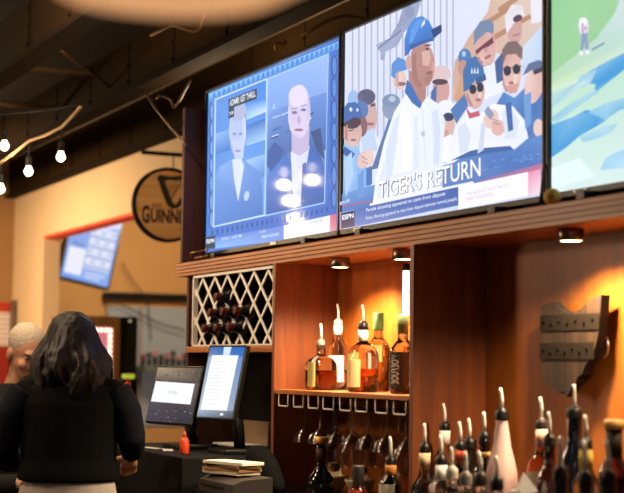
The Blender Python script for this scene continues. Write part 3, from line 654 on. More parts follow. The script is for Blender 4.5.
def bottle(name, label, u, vtop, Y, zbase, R, kind, glassm, group, rn=.0145, liquid=None, level=.5, lab=None, neck=None, top='pour', topcol=None, spouth=.055, sq=0, labspan=62, text=None, collar=0):
    P = onY(u, vtop, Y); H = P.z-zbase
    caph = {'pour': spouth+.022, 'cork': .022, 'cap': .03, 'none': 0}[top]
    h = H-caph
    t = thing(name, label, 'bottle', (P.x, Y, zbase+.0008), group=group)
    pr = prof_of(kind, R, rn, h)
    obj('body', MB().lathe(pr, 30, sq=sq), glassm, t, local=True)
    if liquid:
        lv = h*level; q = [(max(r-.0025, .002), z+(.004 if i == 0 else 0)) for i, (r, z) in enumerate(pr) if z < lv-.002]
        for (r0, z0), (r1, z1) in zip(pr, pr[1:]):
            if z0 <= lv <= z1: q.append((max(.002, r0+(r1-r0)*(lv-z0)/max(z1-z0, 1e-6)-.0025), lv)); break
        obj('liquid', MB().lathe(q, 26, sq=sq), LIQ[liquid], t, local=True)
    if lab:
        c, f0, f1 = lab; a = math.radians(labspan)
        lo = obj('label', arc_band(R+.0012, h*f0, h*f1, FRONT-a, FRONT+a, sq=sq), LB(c), t, local=True)
        if text:
            tm = MB(); w = R*1.3; zz = h*(f0+f1)/2
            vv, ff = text_shape(text[0], .02); L = h*(f1-f0)*.82
            bv = []
            for x, y in vv:      # runs up the label
                an = FRONT+(y-.5)*-1.0; rr = R+.0018; k = 1/max(abs(math.cos(an))**sq+abs(math.sin(an))**sq, 1e-6)**(1/sq) if sq else 1
                bv.append(tm.b.verts.new((rr*k*math.cos(an), rr*k*math.sin(an), zz+(x-.5)*L)))
            for f in ff:
                try: tm.b.faces.new([bv[i] for i in f])
                except ValueError: pass
            obj('lettering', tm, LB(text[1]), lo, local=True)
    if neck:
        c, f0, f1 = neck
        rr = [r for r, z in pr if z >= h*f0][:1]; r_ = max(rn*1.08, 0)
        obj('neck_label', MB().lathe([(r_+.0012, h*f0), (r_+.0012, h*f1)], 22, cap=True), LB(c), t, local=True)
    if top == 'pour':
        cr_ = rn*1.12; po = obj('pourer', MB().lathe([(cr_, h-.012), (cr_, h-.010), (cr_*1.06, h-.004), (cr_, h+.002), (cr_, h+.006), (cr_*.98, h+.014), (cr_*.6, h+.0185), (cr_*.55, h+.022)] if collar <= 0 else [(cr_, h-collar), (cr_*1.08, h-collar+.002)]+[(cr_*(1.08 if k % 2 else .96), h-collar+.004+(collar+.008)*k/9) for k in range(10)]+[(cr_*.6, h+.018), (cr_*.55, h+.022)], 18), mat('pourer '+(topcol or '#121110'), topcol or '#121110', .4), t, local=True)
        s_ = spouth; lean = random.uniform(-.009, .004)
        obj('spout', MB().tube([(0, 0, h+.02), (0, 0, h+.022+s_*.45), (lean*.5, -.0015, h+.022+s_*.75), (lean, -.004, h+.022+s_)], [.0050, .0048, .0045, .0042], 10), mat('bright spout steel', '#fff4e8', .25, .15), po, local=True)
    elif top == 'cork':
        obj('cork', MB().lathe([(rn*1.0, h-.004), (rn*1.45, h), (rn*1.45, h+.02), (rn*1.2, h+.022)], 18), LB(topcol or '#c49a5c'), t, local=True)
    elif top == 'cap':
        obj('cap', MB().lathe([(rn*1.2, h-.03), (rn*1.25, h-.028), (rn*1.25, h+.027), (rn*1.1, h+.03)], 18), LB(topcol or '#222222'), t, local=True)
    return t
ZS = 1.3592; ZC = 1.0005
G1 = 'liquor bottles on the niche shelf'
bottle('whiskey_bottle', 'squat half-full whiskey decanter with a green label, leftmost on the niche shelf', 321.5, 324, 2.40, ZS, .050, 'squat', CLEAR, G1, rn=.013, liquid='whiskey', level=.44, lab=('#a8a060', .08, .62), sq=5, labspan=26, topcol='#6a6a60')
bottle('vodka_bottle', 'tall clear bottle with white label and white neck band on the niche shelf', 338.5, 304, 2.505, ZS, .036, 'std', CLEAR, G1, rn=.015, liquid='clear', level=.3, lab=('#f0ece8', .12, .52), neck=('#f2eeea', .84, .99), labspan=80, topcol='#c8c0b4')
bottle('whiskey_bottle', 'round clear decanter half full of amber whiskey, in the middle of the niche shelf', 363.5, 305, 2.38, ZS, .054, 'squat', CLEAR, G1, rn=.015, liquid='whiskey', level=.36, lab=('#e0b87c', .08, .5), neck=('#e8e0d8', .80, .98), labspan=34)
bottle('whiskey_bottle', 'green-capped amber whiskey bottle behind the decanters on the niche shelf', 378.5, 313, 2.49, ZS, .042, 'std', CLEAR, G1, rn=.015, liquid='gold', level=.62, lab=('#7a8a4a', .42, .66), top='cap', topcol='#4a6a38')
bottle('bourbon_bottle', 'bottle with a tall black label beside the right divider of the niche shelf', 403, 315, 2.36, ZS, .036, 'std', CLEAR, G1, rn=.014, liquid='gold', level=.6, lab=('#2a2622', .1, .6), top='cap', topcol='#5a7040', sq=4, text=('BOURBON', '#d8ccb8'), labspan=75)

# rows on the worktop
G2 = 'liquor bottles on the dark worktop'
bottle('liqueur_bottle', 'bottle with an orange neck label and long white spout below the hanging glasses', 391, 437, 2.16, ZC, .034, 'std', DGL, G2, liquid=None, lab=('#d8d0b8', .3, .62), neck=('#d88a3a', .78, .98))
bottle('wine_bottle', 'round dark bottle with a tan cork stopper standing under the hanging glasses', 321.5, 437, 2.30, ZC, .05, 'globe', mat('dark round bottle glass', '#0c0a08', .08, coat=.7, var=0), G2, rn=.016, top='cork', topcol='#c8924c', neck=('#3a1a0e', .62, .9))
bottle('liqueur_bottle', 'dark bottle with a red label between the pale bowls', 358.5, 466, 2.18, ZC, .03, 'taper', REDB, G2, top='cap', topcol='#1a1210', lab=('#c44a30', .2, .6))
bottle('cognac_bottle', 'amber bottle with cream neck label and flared shoulders, left in the pourer row', 425, 423.5, 2.20, ZC, .042, 'flare', CLEAR, G2, liquid='dark', level=.55, neck=('#dcc49a', .78, .96))
bottle('tequila_bottle', 'tall bottle with a white neck label rising behind the others left of the white bottle', 445, 403.5, 2.36, ZC, .036, 'std', CLEAR, G2, liquid='clear', level=.6, neck=('#efe4dc', .82, .99))
bottle('vodka_bottle', 'clear bottle with a long white neck label in front of the tallest white-necked bottle', 441.5, 435, 2.14, ZC, .036, 'std', CLEAR, G2, liquid='clear', level=.55, neck=('#f0e6de', .74, .97), lab=('#e8dcd0', .2, .5))
bottle('rum_bottle', 'clear bottle with an orange-red neck label in the pourer row', 460.6, 421.5, 2.24, ZC, .034, 'std', CLEAR, G2, liquid='gold', level=.5, neck=('#d8583a', .84, .98), lab=('#efe2d4', .2, .52))
bottle('coffee_liqueur_bottle', 'plain black bottle with thin spout beside the red neck label', 470, 418.5, 2.33, ZC, .035, 'taper', DGL, G2, rn=.018)
bottle('coffee_liqueur_bottle', 'black bottle with a gold neck band left of the frosted white bottle', 484.6, 412, 2.27, ZC, .035, 'std', DGL, G2, neck=('#c8a25a', .80, .86))
bottle('frosted_bottle', 'frosted pale pink tapered bottle, the palest and largest of the row', 502, 388, 2.28, ZC, .044, 'taper', FROST, G2, rn=.0165)
bottle('rose_bottle', 'pink glass bottle with foil neck and cream label right of the frosted bottle', 541.5, 397.5, 2.34, ZC, .040, 'std', PINKG, G2, liquid='pink', level=.55, neck=('#d8a896', .80, .97), lab=('#e0c8ac', .15, .58), topcol='#3a3028', labspan=40)
bottle('amaro_bottle', 'red-brown bottle with black pourer beside the pink glass bottle', 549.8, 412, 2.22, ZC, .034, 'std', REDB, G2)
bottle('curacao_bottle', 'tall navy black bottle under the tip of the state-shaped plaque', 574.5, 385, 2.35, ZC, .040, 'std', NAVY, G2, rn=.02)
bottle('limoncello_bottle', 'bottle with a yellow neck label right of the tall navy bottle', 586, 415, 2.22, ZC, .036, 'std', CLEAR, G2, liquid='gold', level=.5, neck=('#d8b848', .78, .97))
bottle('raspberry_liqueur_bottle', 'violet bottle with a gold-topped black cap at the right edge', 614, 420, 2.32, ZC, .040, 'std', PURP, G2, rn=.018, top='cork', topcol='#b88a4a', neck=('#1a1412', .76, .999), liquid='dark', level=.6)
G3 = 'clear bottles with pourers in the front row'
fr = [(452, 447, 2.06, '#c8bfb4', 'gold', 'clear bottle with a grey collar in the front row below the white neck label'), (466, 452, 2.04, '#8a8078', 'clear', 'low clear bottle in the front row below the orange-red neck label'),
      (480.8, 452, 2.03, '#3a302a', 'gold', 'low clear bottle in the front row below the gold neck band'), (497, 456, 2.03, '#141210', 'pink', 'clear pinkish bottle with dark round stopper in front of the frosted bottle'),
      (560.6, 437, 1.98, '#15120f', 'dark', 'front-row bottle with tall black pourer, left of three at lower right'), (585.4, 442, 1.98, '#15120f', 'dark', 'front-row bottle with tall black pourer, middle of three at lower right'), (608.6, 440, 1.98, '#15120f', 'dark', 'front-row bottle with tall black pourer, right of three at lower right')]
tag(obj('bottle_rail', B(-4.6, XR, 1.90, 1.978, .88, .93, .004), BLACKM), 'black bottle rail along the front of the worktop', 'rail')
for i, (u, v, Y, tc, lq, lb_) in enumerate(fr):
    if Y > 2: bottle('liquor_bottle', lb_, u, v, Y, ZC, .036, 'std', CLEAR, G3, liquid=lq, level=.55, topcol=tc, lab=(['#e8d4b8', '#e4c8b4', '#c8a070', '#d8b0b0'][i], .2, .5), spouth=.05)
    else: bottle('liquor_bottle', lb_, u, v, 1.94, .9305, .037, 'squat', CLEAR, G3, rn=.0135, liquid=lq, level=.5, topcol=tc, spouth=.062, collar=.045)
nk = MB(); c = onY(521, 483, 2.12)
nk.face([c+Vector((-.03, 0, -.02)), c+Vector((.02, -.02, -.02)), c+Vector((.012, 0, .028))]); nk.face([c+Vector((.02, -.02, -.02)), c+Vector((.035, .03, -.02)), c+Vector((.012, 0, .028))]); nk.face([c+Vector((-.03, 0, -.02)), c+Vector((.012, 0, .028)), c+Vector((.035, .03, -.02))])
nk.box(c.x-.028, c.x+.03, 2.105, 2.145, ZC, c.z-.0195)
tag(obj('paper_napkin', nk, PAPER), 'folded white paper napkin standing beside the frosted pale bottle', 'napkin')
# pale bowls below the hanging glasses
for i, (u, v, lb_) in enumerate(((334, 475, 'small cream bowl on the worktop left of the red-labelled bottle'), (360, 474, 'small cream bowl on the worktop behind the red-labelled bottle'))):
    P = onY(u, v, 2.42); tag(obj('bowl', MB().lathe([(.02, 0), (.03, .004), (.052, .05), (.054, .058), (.05, .057), (.03, .012)], 24, c=(P.x, 2.42, ZC), cap=True), mat('cream ceramic', '#d8c8a0', .35)), lb_, 'bowl', 'cream bowls on the worktop')
for i, (u, lb_) in enumerate(((334, 'upturned clear tumbler in the left cream bowl'), (360, 'upturned clear tumbler in the right cream bowl'))):
    P = onY(u, 474, 2.42); tag(obj('tumbler', MB().lathe([(.03, 0), (.032, .004), (.026, .085), (.02, .09)], 20, c=(P.x, 2.42, ZC+.014)), glass('tumbler glass', '#f4efe6')), lb_, 'glass', 'tumblers in bowls')
# ---- hanging stemware
rails = [283, 298, 313, 328, 345, 361, 381, 399.5]
xs = [onY(u, 400, YL+.01).x for u in rails]
sr = thing('stemware_rack', 'row of chrome wire rails under the niche shelf for hanging glasses', 'rack', (sum(xs)/8, 2.42, 1.29))
for x in xs:
    w = .042; zz = 1.343; zl = 1.298; m = MB()
    m.tube([(x-w, YL+.012, zz), (x-w, YL+.012, zl+.004), (x-w+.004, YL+.012, zl), (x+w-.004, YL+.012, zl), (x+w, YL+.012, zl+.004), (x+w, YL+.012, zz)], .0031, 8)
    obj('rail', m, mat('pale painted wire', '#e2d8c8', .35, .2), sr)
    m = MB()
    for d_ in (-w, w): m.tube([(x+d_, YL+.012, zl), (x+d_, YB-.01, zl)], .0018, 6)
    obj('runner', m, mat('dark wire runner', '#2a1c12', .4, .3), sr)
def thin_glass(name, tint='#f8f2ea'):
    m = bpy.data.materials.new(name); m.use_nodes = True; nt = m.node_tree; nt.nodes.remove(nt.nodes['Principled BSDF'])
    tr = nt.nodes.new('ShaderNodeBsdfTransparent'); tr.inputs[0].default_value = lin(tint); gl = nt.nodes.new('ShaderNodeBsdfGlossy'); gl.inputs['Roughness'].default_value = .18
    lw = nt.nodes.new('ShaderNodeLayerWeight'); lw.inputs['Blend'].default_value = .5; mx = nt.nodes.new('ShaderNodeMixShader')
    pw = nt.nodes.new('ShaderNodeMath'); pw.operation = 'POWER'; pw.inputs[1].default_value = 3.2; nt.links.new(lw.outputs['Facing'], pw.inputs[0])
    ma = nt.nodes.new('ShaderNodeMath'); ma.operation = 'MULTIPLY_ADD'; ma.inputs[1].default_value = .5; ma.inputs[2].default_value = .05; nt.links.new(pw.outputs[0], ma.inputs[0])
    nt.links.new(ma.outputs[0], mx.inputs[0]); nt.links.new(tr.outputs[0], mx.inputs[1]); nt.links.new(gl.outputs[0], mx.inputs[2])
    nt.links.new(mx.outputs[0], nt.nodes['Material Output'].inputs[0]); return m
GL = thin_glass('stemware glass')
def stem_prof(kind):
    if kind == 'coupe': o = [(.036, 0), (.037, -.002), (.006, -.007), (.004, -.02), (.004, -.075), (.012, -.083), (.036, -.10), (.045, -.125), (.047, -.135)]
    else: o = [(.036, 0), (.037, -.002), (.006, -.007), (.0042, -.02), (.0042, -.085), (.014, -.095), (.038, -.122), (.045, -.152), (.042, -.185), (.037, -.205)]
    i = [(r-.0016, z) for r, z in o[:4:-1]]
    return o+i
protos = {}
gaps = [(xs[i]+xs[i+1])/2 for i in range(7)]
pos = ['leftmost', 'second from left', 'third from left', 'middle', 'third from right', 'second from right', 'rightmost']
for row, Y in (('front', 2.37), ('back', 2.485)):
    for i, x in enumerate(gaps):
        kind = 'wine' if i in (2, 3, 6) else 'coupe'
        lb_ = '%s %s glass hanging upside down, %s under the niche shelf' % (row, kind, pos[i])
        z = 1.3035
        if kind not in protos:
            pr_ = stem_prof(kind); m = MB().lathe(pr_[::-1], 26, cap=False)
            o = obj('wine_glass' if kind == 'wine' else 'coupe_glass', m, GL, local=True); o.location = (x, Y, z); protos[kind] = o
        else:
            o = protos[kind].copy(); COL.objects.link(o); o.location = (x, Y, z)
        tag(o, lb_, 'glass', 'glasses hanging from the rails')

# ================================================================== ORDER SCREENS AND COUNTER CLUTTER
def monitor(name, label, u, v, Y, w, h, yaw, lean, stand, paint):
    C0 = onY(u, v, Y)
    t = thing(name, label, 'screen', (C0.x, Y, 1.111)); M = Matrix.Translation(C0) @ Matrix.Rotation(yaw, 4, 'Z') @ Matrix.Rotation(-lean, 4, 'X')
    m = MB().box(-w/2, w/2, 0, .022, -h/2, h/2, .004, M=M).box(-w*.36, w*.36, .022, .05, -h*.36, h*.36, .01, M=M)
    obj('casing', m, mat('charcoal casing', '#15140f', .35), t)
    def pl(a, b_): return M @ Vector((-w/2+.008+a*(w-.016), -.0006, h/2-.008-b_*(h-.016)))
    n = (M.to_3x3() @ Vector((0, -1, 0)))
    s = Screen(pl, n); paint(s); obj('display', s.mb, SCR, t)
    a = M @ Vector((0, .045, -h*.2)); st = MB().tube([a, (a.x+.0, a.y+.05, (a.z+1.11)/2), (a.x-.01, a.y+.06, 1.13)], .022, 10)
    st.box(a.x-.1, a.x+.09, a.y-.04, a.y+.13, 1.1105, 1.13, .006); obj('stand', st, BLACK, t)
    return t
def p1(s):
    s.poly([(0, 0), (1, 0), (1, 1), (0, 1)], ['#5f5856', '#6c645e', '#3a3640', '#4a4450'])
    s.poly([(0, 0), (1, 0), (1, .27), (0, .24)], ['#a89478', '#5a5048', '#4a4240', '#6a5c54'])
    for i in range(60):
        x, y = random.random()*.96, random.choice((.06, .12, .2, .72, .78, .84, .9, .95))+random.random()*.03; w_ = .01+random.random()*.03
        s.poly([(x, y), (x+w_, y), (x+w_, y+.02), (x, y+.02)], random.choice(['#7c7070', '#2c2830', '#8a7c80', '#3c3640']))
    s.poly([(.04, .26), (.92, .29), (.92, .66), (.03, .64)], '#f4f2f4'); s.text('10:06', (.38, .49), (.58, .495), .07, '#b8ccd2')
def p2(s):
    s.poly([(0, 0), (1, 0), (1, 1), (0, 1)], ['#8fa8cc', '#5f8ac8', '#9aa8b8', '#b4bcc8'])
    s.poly([(0, 0), (1, 0), (1, .14), (0, .14)], ['#4a6ca8', '#2f66b8', '#3f78c4', '#7890b8'])
    s.poly([(.4, 0), (.62, 0), (.6, .14), (.42, .14)], '#cfe0f8')
    s.poly([(.1, .12), (.86, .12), (.82, .9), (.06, .9)], ['#fbfaff', '#f6f6fd', '#f4f4fb', '#faf9fd'])
    for i in range(13): y = .2+i*.05; s.poly([(.16, y), (.38+random.random()*.3, y), (.5, y+.012), (.16, y+.012)], '#dfdde8')
    s.poly([(0, .9), (1, .9), (1, 1), (0, 1)], ['#a8b4c8', '#6a7484', '#3c424c', '#8090a8']); s.ell(.7, .955, .05, .018, '#f4f4f4')
monitor('order_screen', 'landscape order screen with grey picture and white panel, left on the black counter', 174, 395, 2.12, .365, .24, math.radians(11), math.radians(13), 0, p1)
monitor('receipt_screen', 'taller upright screen showing a white receipt page, right on the black counter', 221, 382, 2.17, .215, .29, math.radians(20), math.radians(13), 0, p2)
def cbox(name, label, cat, u, v, Y, w, dpt, h, m, rz=0, bev=.004):
    c = onY(u, v, Y); M = Matrix.Translation(c) @ Matrix.Rotation(rz, 4, 'Z')
    return tag(obj(name, MB().box(-w/2, w/2, -dpt/2, dpt/2, 0, h, bev, M=M), m), label, cat)
pt = thing('receipt_printer', 'grey receipt printer with sloping front below the menu stack', 'printer', (-5.07, 2.06, 1.0005))
pm = MB().prism([(-5.24, 1.985, 1.001), (-5.24, 2.13, 1.001), (-5.24, 2.13, 1.062), (-5.24, 2.02, 1.055), (-5.24, 1.985, 1.04)], (.33, 0, 0)); obj('housing', pm, mat('grey printer plastic', '#332c26', .6), pt)
obj('paper_slot', B(-5.2, -5.0, 1.982, 1.986, 1.02, 1.026), BLACK, pt)
MC = [('#d8c6a8', 0), ('#a8814e', .05), ('#6a4a2c', -.03), ('#e6dac6', .1)]
zc_ = 1.064
for i, (cc, rz) in enumerate(MC):
    M = Matrix.Translation((-5.12+.006*i, 2.06, zc_)) @ Matrix.Rotation(.2+rz, 4, 'Z'); zc_ += .0115
    tag(obj('menu_booklet', MB().box(-.11, .11, -.05, .05, 0, .0108, .001, M=M), LB(cc)), ['tan menu booklet at the bottom of the stack on the printer', 'light brown menu booklet second from the bottom of the stack', 'dark brown menu booklet second from the top of the stack', 'pale menu booklet on top of the stack beside the screens'][i], 'booklet', 'menu booklets in the stack')
bg = MB(); rings = []
for z, x0, x1, ry in ((1.001, -5.275, -5.0, .055), (1.03, -5.275, -5.01, .055), (1.07, -5.275, -5.04, .052), (1.11, -5.275, -5.09, .05), (1.14, -5.27, -5.15, .04), (1.155, -5.25, -5.19, .025)):
    rings.append([((x0+x1)/2+(x1-x0)/2*math.cos(a)*(1+.03*math.sin(5*a+z*40)), 2.20+ry*math.sin(a)*(1+.05*math.cos(4*a)), z) for a in [2*PI*i/28 for i in range(28)]])
bg.loft(rings); tag(obj('cloth_bag', bg, mat('black cloth', '#050505', .9, bump=.4, spec=.1)), 'black cloth bundle sloping down at the left end of the bottle worktop', 'bag')
x0 = onY(244, 435, 2.535).x; x1 = onY(269, 435, 2.535).x
tag(obj('lit_wall_patch', B(x0, x1, 2.53, 2.552, 1.112, onY(256, 421, 2.535).z, .002), mat('pale lit wall', '#c8aa86', .4, .3)), 'pale panel added for the lit back wall above the black counter, right of the upright screen', 'panel')  # lit stretch of back wall made as a pale panel
tag(obj('counter_sheen', B(x0-.02, x1-.04, 2.40, 2.53, 1.1105, 1.118, .001), PAPER), 'white sheet added for the shiny counter top in front of the pale panel', 'paper')  # sheen of the counter top put in as a white sheet
sq_ = onY(184.5, 440, 2.03)
sb = thing('squeeze_bottle', 'small orange-red squeeze bottle under the landscape order screen', 'bottle', (sq_.x, 2.03, 1.1105))
obj('body', MB().lathe([(.016, 0), (.018, .004), (.018, .05), (.009, .062)], 16), mat('orange red plastic', '#d8481c', .35), sb, local=True); obj('nozzle', MB().lathe([(.008, .0615), (.004, .085)], 12), mat('orange nozzle', '#d8602a', .4), sb, local=True)
for (u, v, z, rz, lb_) in ((152, 448, 1.1105, .2, 'white paper slip on the black counter below the landscape screen'), (168, 450, 1.1105, -.3, 'second white paper slip on the counter edge, nearer the squeeze bottle')):
    c = onZ(u, v, z); tag(obj('paper_slip', MB().box(-.07, .07, -.02, .02, 0, .0006, 0, M=Matrix.Translation(Vector((c.x, max(c.y, 1.98), z))) @ Matrix.Rotation(rz, 4, 'Z')), PAPER), lb_, 'paper', 'paper slips')

# ================================================================== LEFT SIDE: SIGN, TV, JUKEBOX, STRING LIGHTS
XS = -9.0
cs = onX(168, 205, XS); RS = .232
sg = thing('round_sign', 'round wooden hanging sign with black rim, harp emblem and black lettering', 'sign', (XS, cs.y, cs.z-RS))
MX = Matrix.Translation((XS, cs.y, cs.z)) @ Matrix.Rotation(PI/2, 4, 'Y')     # local z -> world +X
obj('board', MB().lathe([(RS-.012, -.012), (RS-.012, .012)], 56, M=MX), wood('sign board pine', '#cf8f45', '#f0bd78', 'y', .55, 26), sg)
obj('rim', MB().lathe([(RS-.02, -.02), (RS, -.02), (RS, .02), (RS-.02, .02), (RS-.02, -.02)], 56, M=MX, cap=False), BLACKM, sg)
INK = mat('black sign paint', '#17120e', .6)
def SP(u, v, dx=.0135): p = onX(u, v, XS+dx); return p
tm = MB(); a = SP(141.6, 222); w = SP(194.5, 222)-a; w.z = 0
put_text(tm, 'G', a-Vector((0, 0, .006)), w*.145, (0, 0, .112), .035); put_text(tm, 'UINNESS', a+w*.165, w*.835, (0, 0, .088), .035)
a = SP(152.5, 207); put_text(tm, 'ESTD', a, (0, .062, 0), (0, 0, .022), .02)
a = SP(176, 207); put_text(tm, '1759', a, (0, .062, 0), (0, 0, .022), .02)
tm.b.faces.ensure_lookup_table()
obj('lettering', tm, INK, sg)
hp = MB()
def hpoly(pts, dx): hp.prism([SP(u, v, dx) for u, v in pts], (.0015, 0, 0))
HC = 168; 
hpoly([(157, 178), (159, 175), (163, 175), (170, 176.5), (177, 176), (184, 175), (188, 177), (187, 180), (180, 180.5), (172, 180.5), (167, 180), (165, 181.8), (168.4, 192), (172.5, 202), (175.5, 205), (182, 196), (186, 181), (189, 181), (186, 198), (178, 208), (172, 209), (167, 205), (162, 192), (159, 182.5)], .0132)
hp.ball(SP(159.4, 178.6), .014, 10)
for i in range(7):
    u0 = 166.4+i*2.8; p0 = SP(u0, 181); p1_ = SP(171+i*1.2, 202-i*2.2); hp.tube([p0, p1_], .0022, 5)
obj('harp_emblem', hp, INK, sg)
bk = thing('sign_bracket', 'black horizontal wall bracket holding the round sign', 'bracket', (XS, YW, cs.z+RS+.05))
zt_ = onX(160, 153.5, XS).z; y0_ = onX(141.5, 153, XS).y
obj('arm', MB().box(XS-.012, XS+.012, y0_, YW, zt_-.012, zt_+.012, .003), BLACKM, bk); obj('wall_plate', B(XS-.03, XS+.03, YW-.012, YW-.001, zt_-.07, zt_+.07), BLACKM, bk)
ln = MB()
for dy in (.03, ): ln.tube([(XS, cs.y+dy, zt_-.012), (XS, cs.y+dy, cs.z+RS-.001)], .004, 6)
obj('hanging_link', ln, BLACKM, sg)
# far wall television
XT = -14.0
q0, q1, q2, q3 = [onX(u, v, XT) for u, v in ((73.5, 210), (120.5, 222), (109, 288), (62, 276))]
cT = (q0+q1+q2+q3)/4; ex = ((q1-q0)+(q2-q3))/2; ey = ((q0-q3)+(q1-q2))/2
ex2 = ex.normalized(); ey2 = (ey-ex2*(ey @ ex2)).normalized(); nn = ex2.cross(ey2)
W2, H2 = ex.length, ey.length
MT = Matrix(((ex2.x, ey2.x, nn.x, cT.x), (ex2.y, ey2.y, nn.y, cT.y), (ex2.z, ey2.z, nn.z, cT.z), (0, 0, 0, 1)))
MT = MT @ Matrix.Shear('XY', 4, (0, 0)) if False else MT
ft = thing('television', 'tilted television on the far wall showing a blue and white schedule board', 'television', (cT.x, cT.y, cT.z-H2/2))
m = MB().box(-W2/2-.02, W2/2+.02, -H2/2-.02, H2/2+.02, -.16, -.002, .005, M=MT); obj('casing', m, BLACK, ft)
obj('wall_mount', MB().tube([cT-nn*.04, Vector((XF+.01, cT.y, cT.z))], .03, 8), BLACK, ft)
def pf(a, b_): return MT @ Vector((-W2/2+a*W2, H2/2-b_*H2, 0))
s = Screen(pf, nn, .0003)
s.poly([(0, 0), (1, 0), (1, 1), (0, 1)], ['#9cb2ee', '#7a9ae6', '#8cb0f4', '#7ea4f2'])
s.poly([(0, 0), (1, 0), (1, .2), (0, .2)], ['#8aa4e8', '#7a9aec', '#90b0f4', '#9cb6f2'])
s.text('SPECIALS', (.1, .5), (.34, .5), .05, '#5c60b8')
s.poly([(.05, .53), (.4, .53), (.4, .93), (.05, .93)], '#f2f4ff'); s.poly([(.42, .16), (.96, .16), (.96, .8), (.42, .8)], '#dce4fc')
for i in range(4):
    y = .3+i*.15; s.poly([(.42, y), (.96, y), (.96, y+.022), (.42, y+.022)], '#8f9cd6')
    for k in range(5): s.poly([(.44+k*.105, y-.1), (.51+k*.105, y-.1), (.51+k*.105, y-.04), (.44+k*.105, y-.04)], '#eef0ff' if (i+k) % 2 else '#c4cef2')
for i in range(2): s.poly([(.46, .85+i*.06), (.9-i*.1, .85+i*.06), (.9-i*.1, .88+i*.06), (.46, .88+i*.06)], '#d8e4ff')
obj('screen', s.mb, screen_mat('far screen', .95), ft)
# blind box above the window
a = onX(104, 292, XF+.1); b_ = onX(197, 300, XF+.1)
bb = thing('roller_blind', 'black roller blind box along the top of the far window', 'blind', (XF+.1, (a.y+b_.y)/2, a.z-.06))
obj('cassette', B(XF+.032, XF+.15, a.y, b_.y, a.z-.075, a.z, .01), BLACKM, bb)
cv = MB(); pts = [onX(u, v, XF+.17) for u, v in ((104, 297), (118, 303), (135, 311), (150, 319), (163, 325), (176, 328), (184, 331))]; cv.tube(pts, .009, 6); pts = [onX(u, v, XF+.17) for u, v in ((122, 262), (132, 280), (143, 293), (148, 303), (151, 340))]; cv.tube(pts, .007, 6)
tag(obj('wire', cv, mat('dark wire', '#3a2c20', .6)), 'loose dark wires sagging in front of the far window', 'wire')
# bottles and pots on the sill of the far window
sh_z = onX(150, 366, XF+.3).z
tag(obj('sill_shelf', B(XF+.04, XF+.55, onX(138, 366, XF+.3).y, onX(200, 366, XF+.3).y, sh_z-.05, sh_z, .004), mat('grey green shelf', '#5c6458', .6)), 'grey shelf below the far window carrying a row of small pots', 'shelf')
pc = ['#7a2a34', '#2a1a1c', '#c4787c', '#2c2024', '#b8646a', '#281c1c', '#c08a88', '#6a242c']
for i, u in enumerate((143, 149, 155, 161, 167, 173, 179, 185)):
    c = onX(u, 360, XF+.3); r = .036; hh = .12+.03*(i % 3)
    t = thing('flower_pot', 'small %s pot in the row below the far window, %s from left' % (['dark red', 'black', 'pink', 'near-black', 'rose', 'dark brown', 'dusty pink', 'maroon'][i], ['first', 'second', 'third', 'fourth', 'fifth', 'sixth', 'seventh', 'eighth'][i]), 'pot', (c.x, c.y, sh_z), group='pots below the far window')
    obj('pot', MB().lathe([(r*.6, 0), (r*.8, hh*.5), (r*.75, hh*.55), (r*.5, hh*.57)], 14), LB('#2a1e1c'), t, local=True); fm = MB()
    for k in range(6): a_ = k*PI/3+i; fm.ball((r*.4*math.cos(a_), r*.4*math.sin(a_), hh*.72+.02*(k % 2)), r*.5, 8)
    obj('flowers', fm, LB(pc[i]), t, local=True)
# jukebox
XJK = -12.0
jt = onX(95, 316, XJK); jb = onX(118.5, 400, XJK); js = onX(138, 316, XJK)
jk = thing('jukebox', 'tall jukebox with brown surround, pink lit panel and black side behind the woman', 'jukebox', (XJK-.2, (jt.y+js.y)/2, 0))
obj('cabinet', B(XJK-.5, XJK, jb.y, js.y, 0, jt.z, .01), mat('black jukebox side', '#14110f', .5), jk, label='black side cabinet')
obj('surround', MB().box(XJK-.4, XJK+.02, jt.y-.25, jb.y-.002, jt.z-.09, jt.z, .006).box(XJK-.4, XJK+.02, jb.y-.06, jb.y-.002, .3, jt.z-.09, .006), wood('jukebox wood', '#6a4520', '#8f6230', 'z'), jk)
obj('panel', B(XJK-.05, XJK-.03, jt.y-.25, jb.y-.06, .4, jt.z-.09), glow('pink panel', '#e87a84', .85), jk)
bl = MB(); z = .7
while z < jt.z-.1: bl.ball((XJK+.01, jb.y-.085, z), .018, 8); z += .042
y = jt.y-.2
while y < jb.y-.08: bl.ball((XJK+.01, y, jt.z-.112), .018, 8); y += .042
obj('bulb_border', bl, glow('warm bulbs', '#ffd8b8', 2.6), jk)
c = onX(127, 316, XJK); obj('badge', MB().ball((XJK+.003, onX(130, 321, XJK).y, onX(130, 321, XJK).z), .012, 8), glow('small badge', '#e8d8a0', .6), jk)
c = onX(128, 376, XJK+.3); 
cu = thing('button_box', 'black post with yellow-green button and red button beside the jukebox', 'button', (XJK+.3, c.y, 0))
obj('post', B(XJK+.25, XJK+.35, c.y-.06, c.y+.06, 0, c.z-.02), BLACKM, cu); obj('yellow_button', B(XJK+.26, XJK+.352, c.y-.04, c.y+.04, c.z-.02, c.z+.015, .01), glow('yellow green', '#c8d040', .8), cu); 
p = onX(128, 384.5, XJK+.36); obj('red_button', MB().ball((XJK+.35, p.y, p.z), .022, 10), glow('red button', '#e83020', .9), cu)
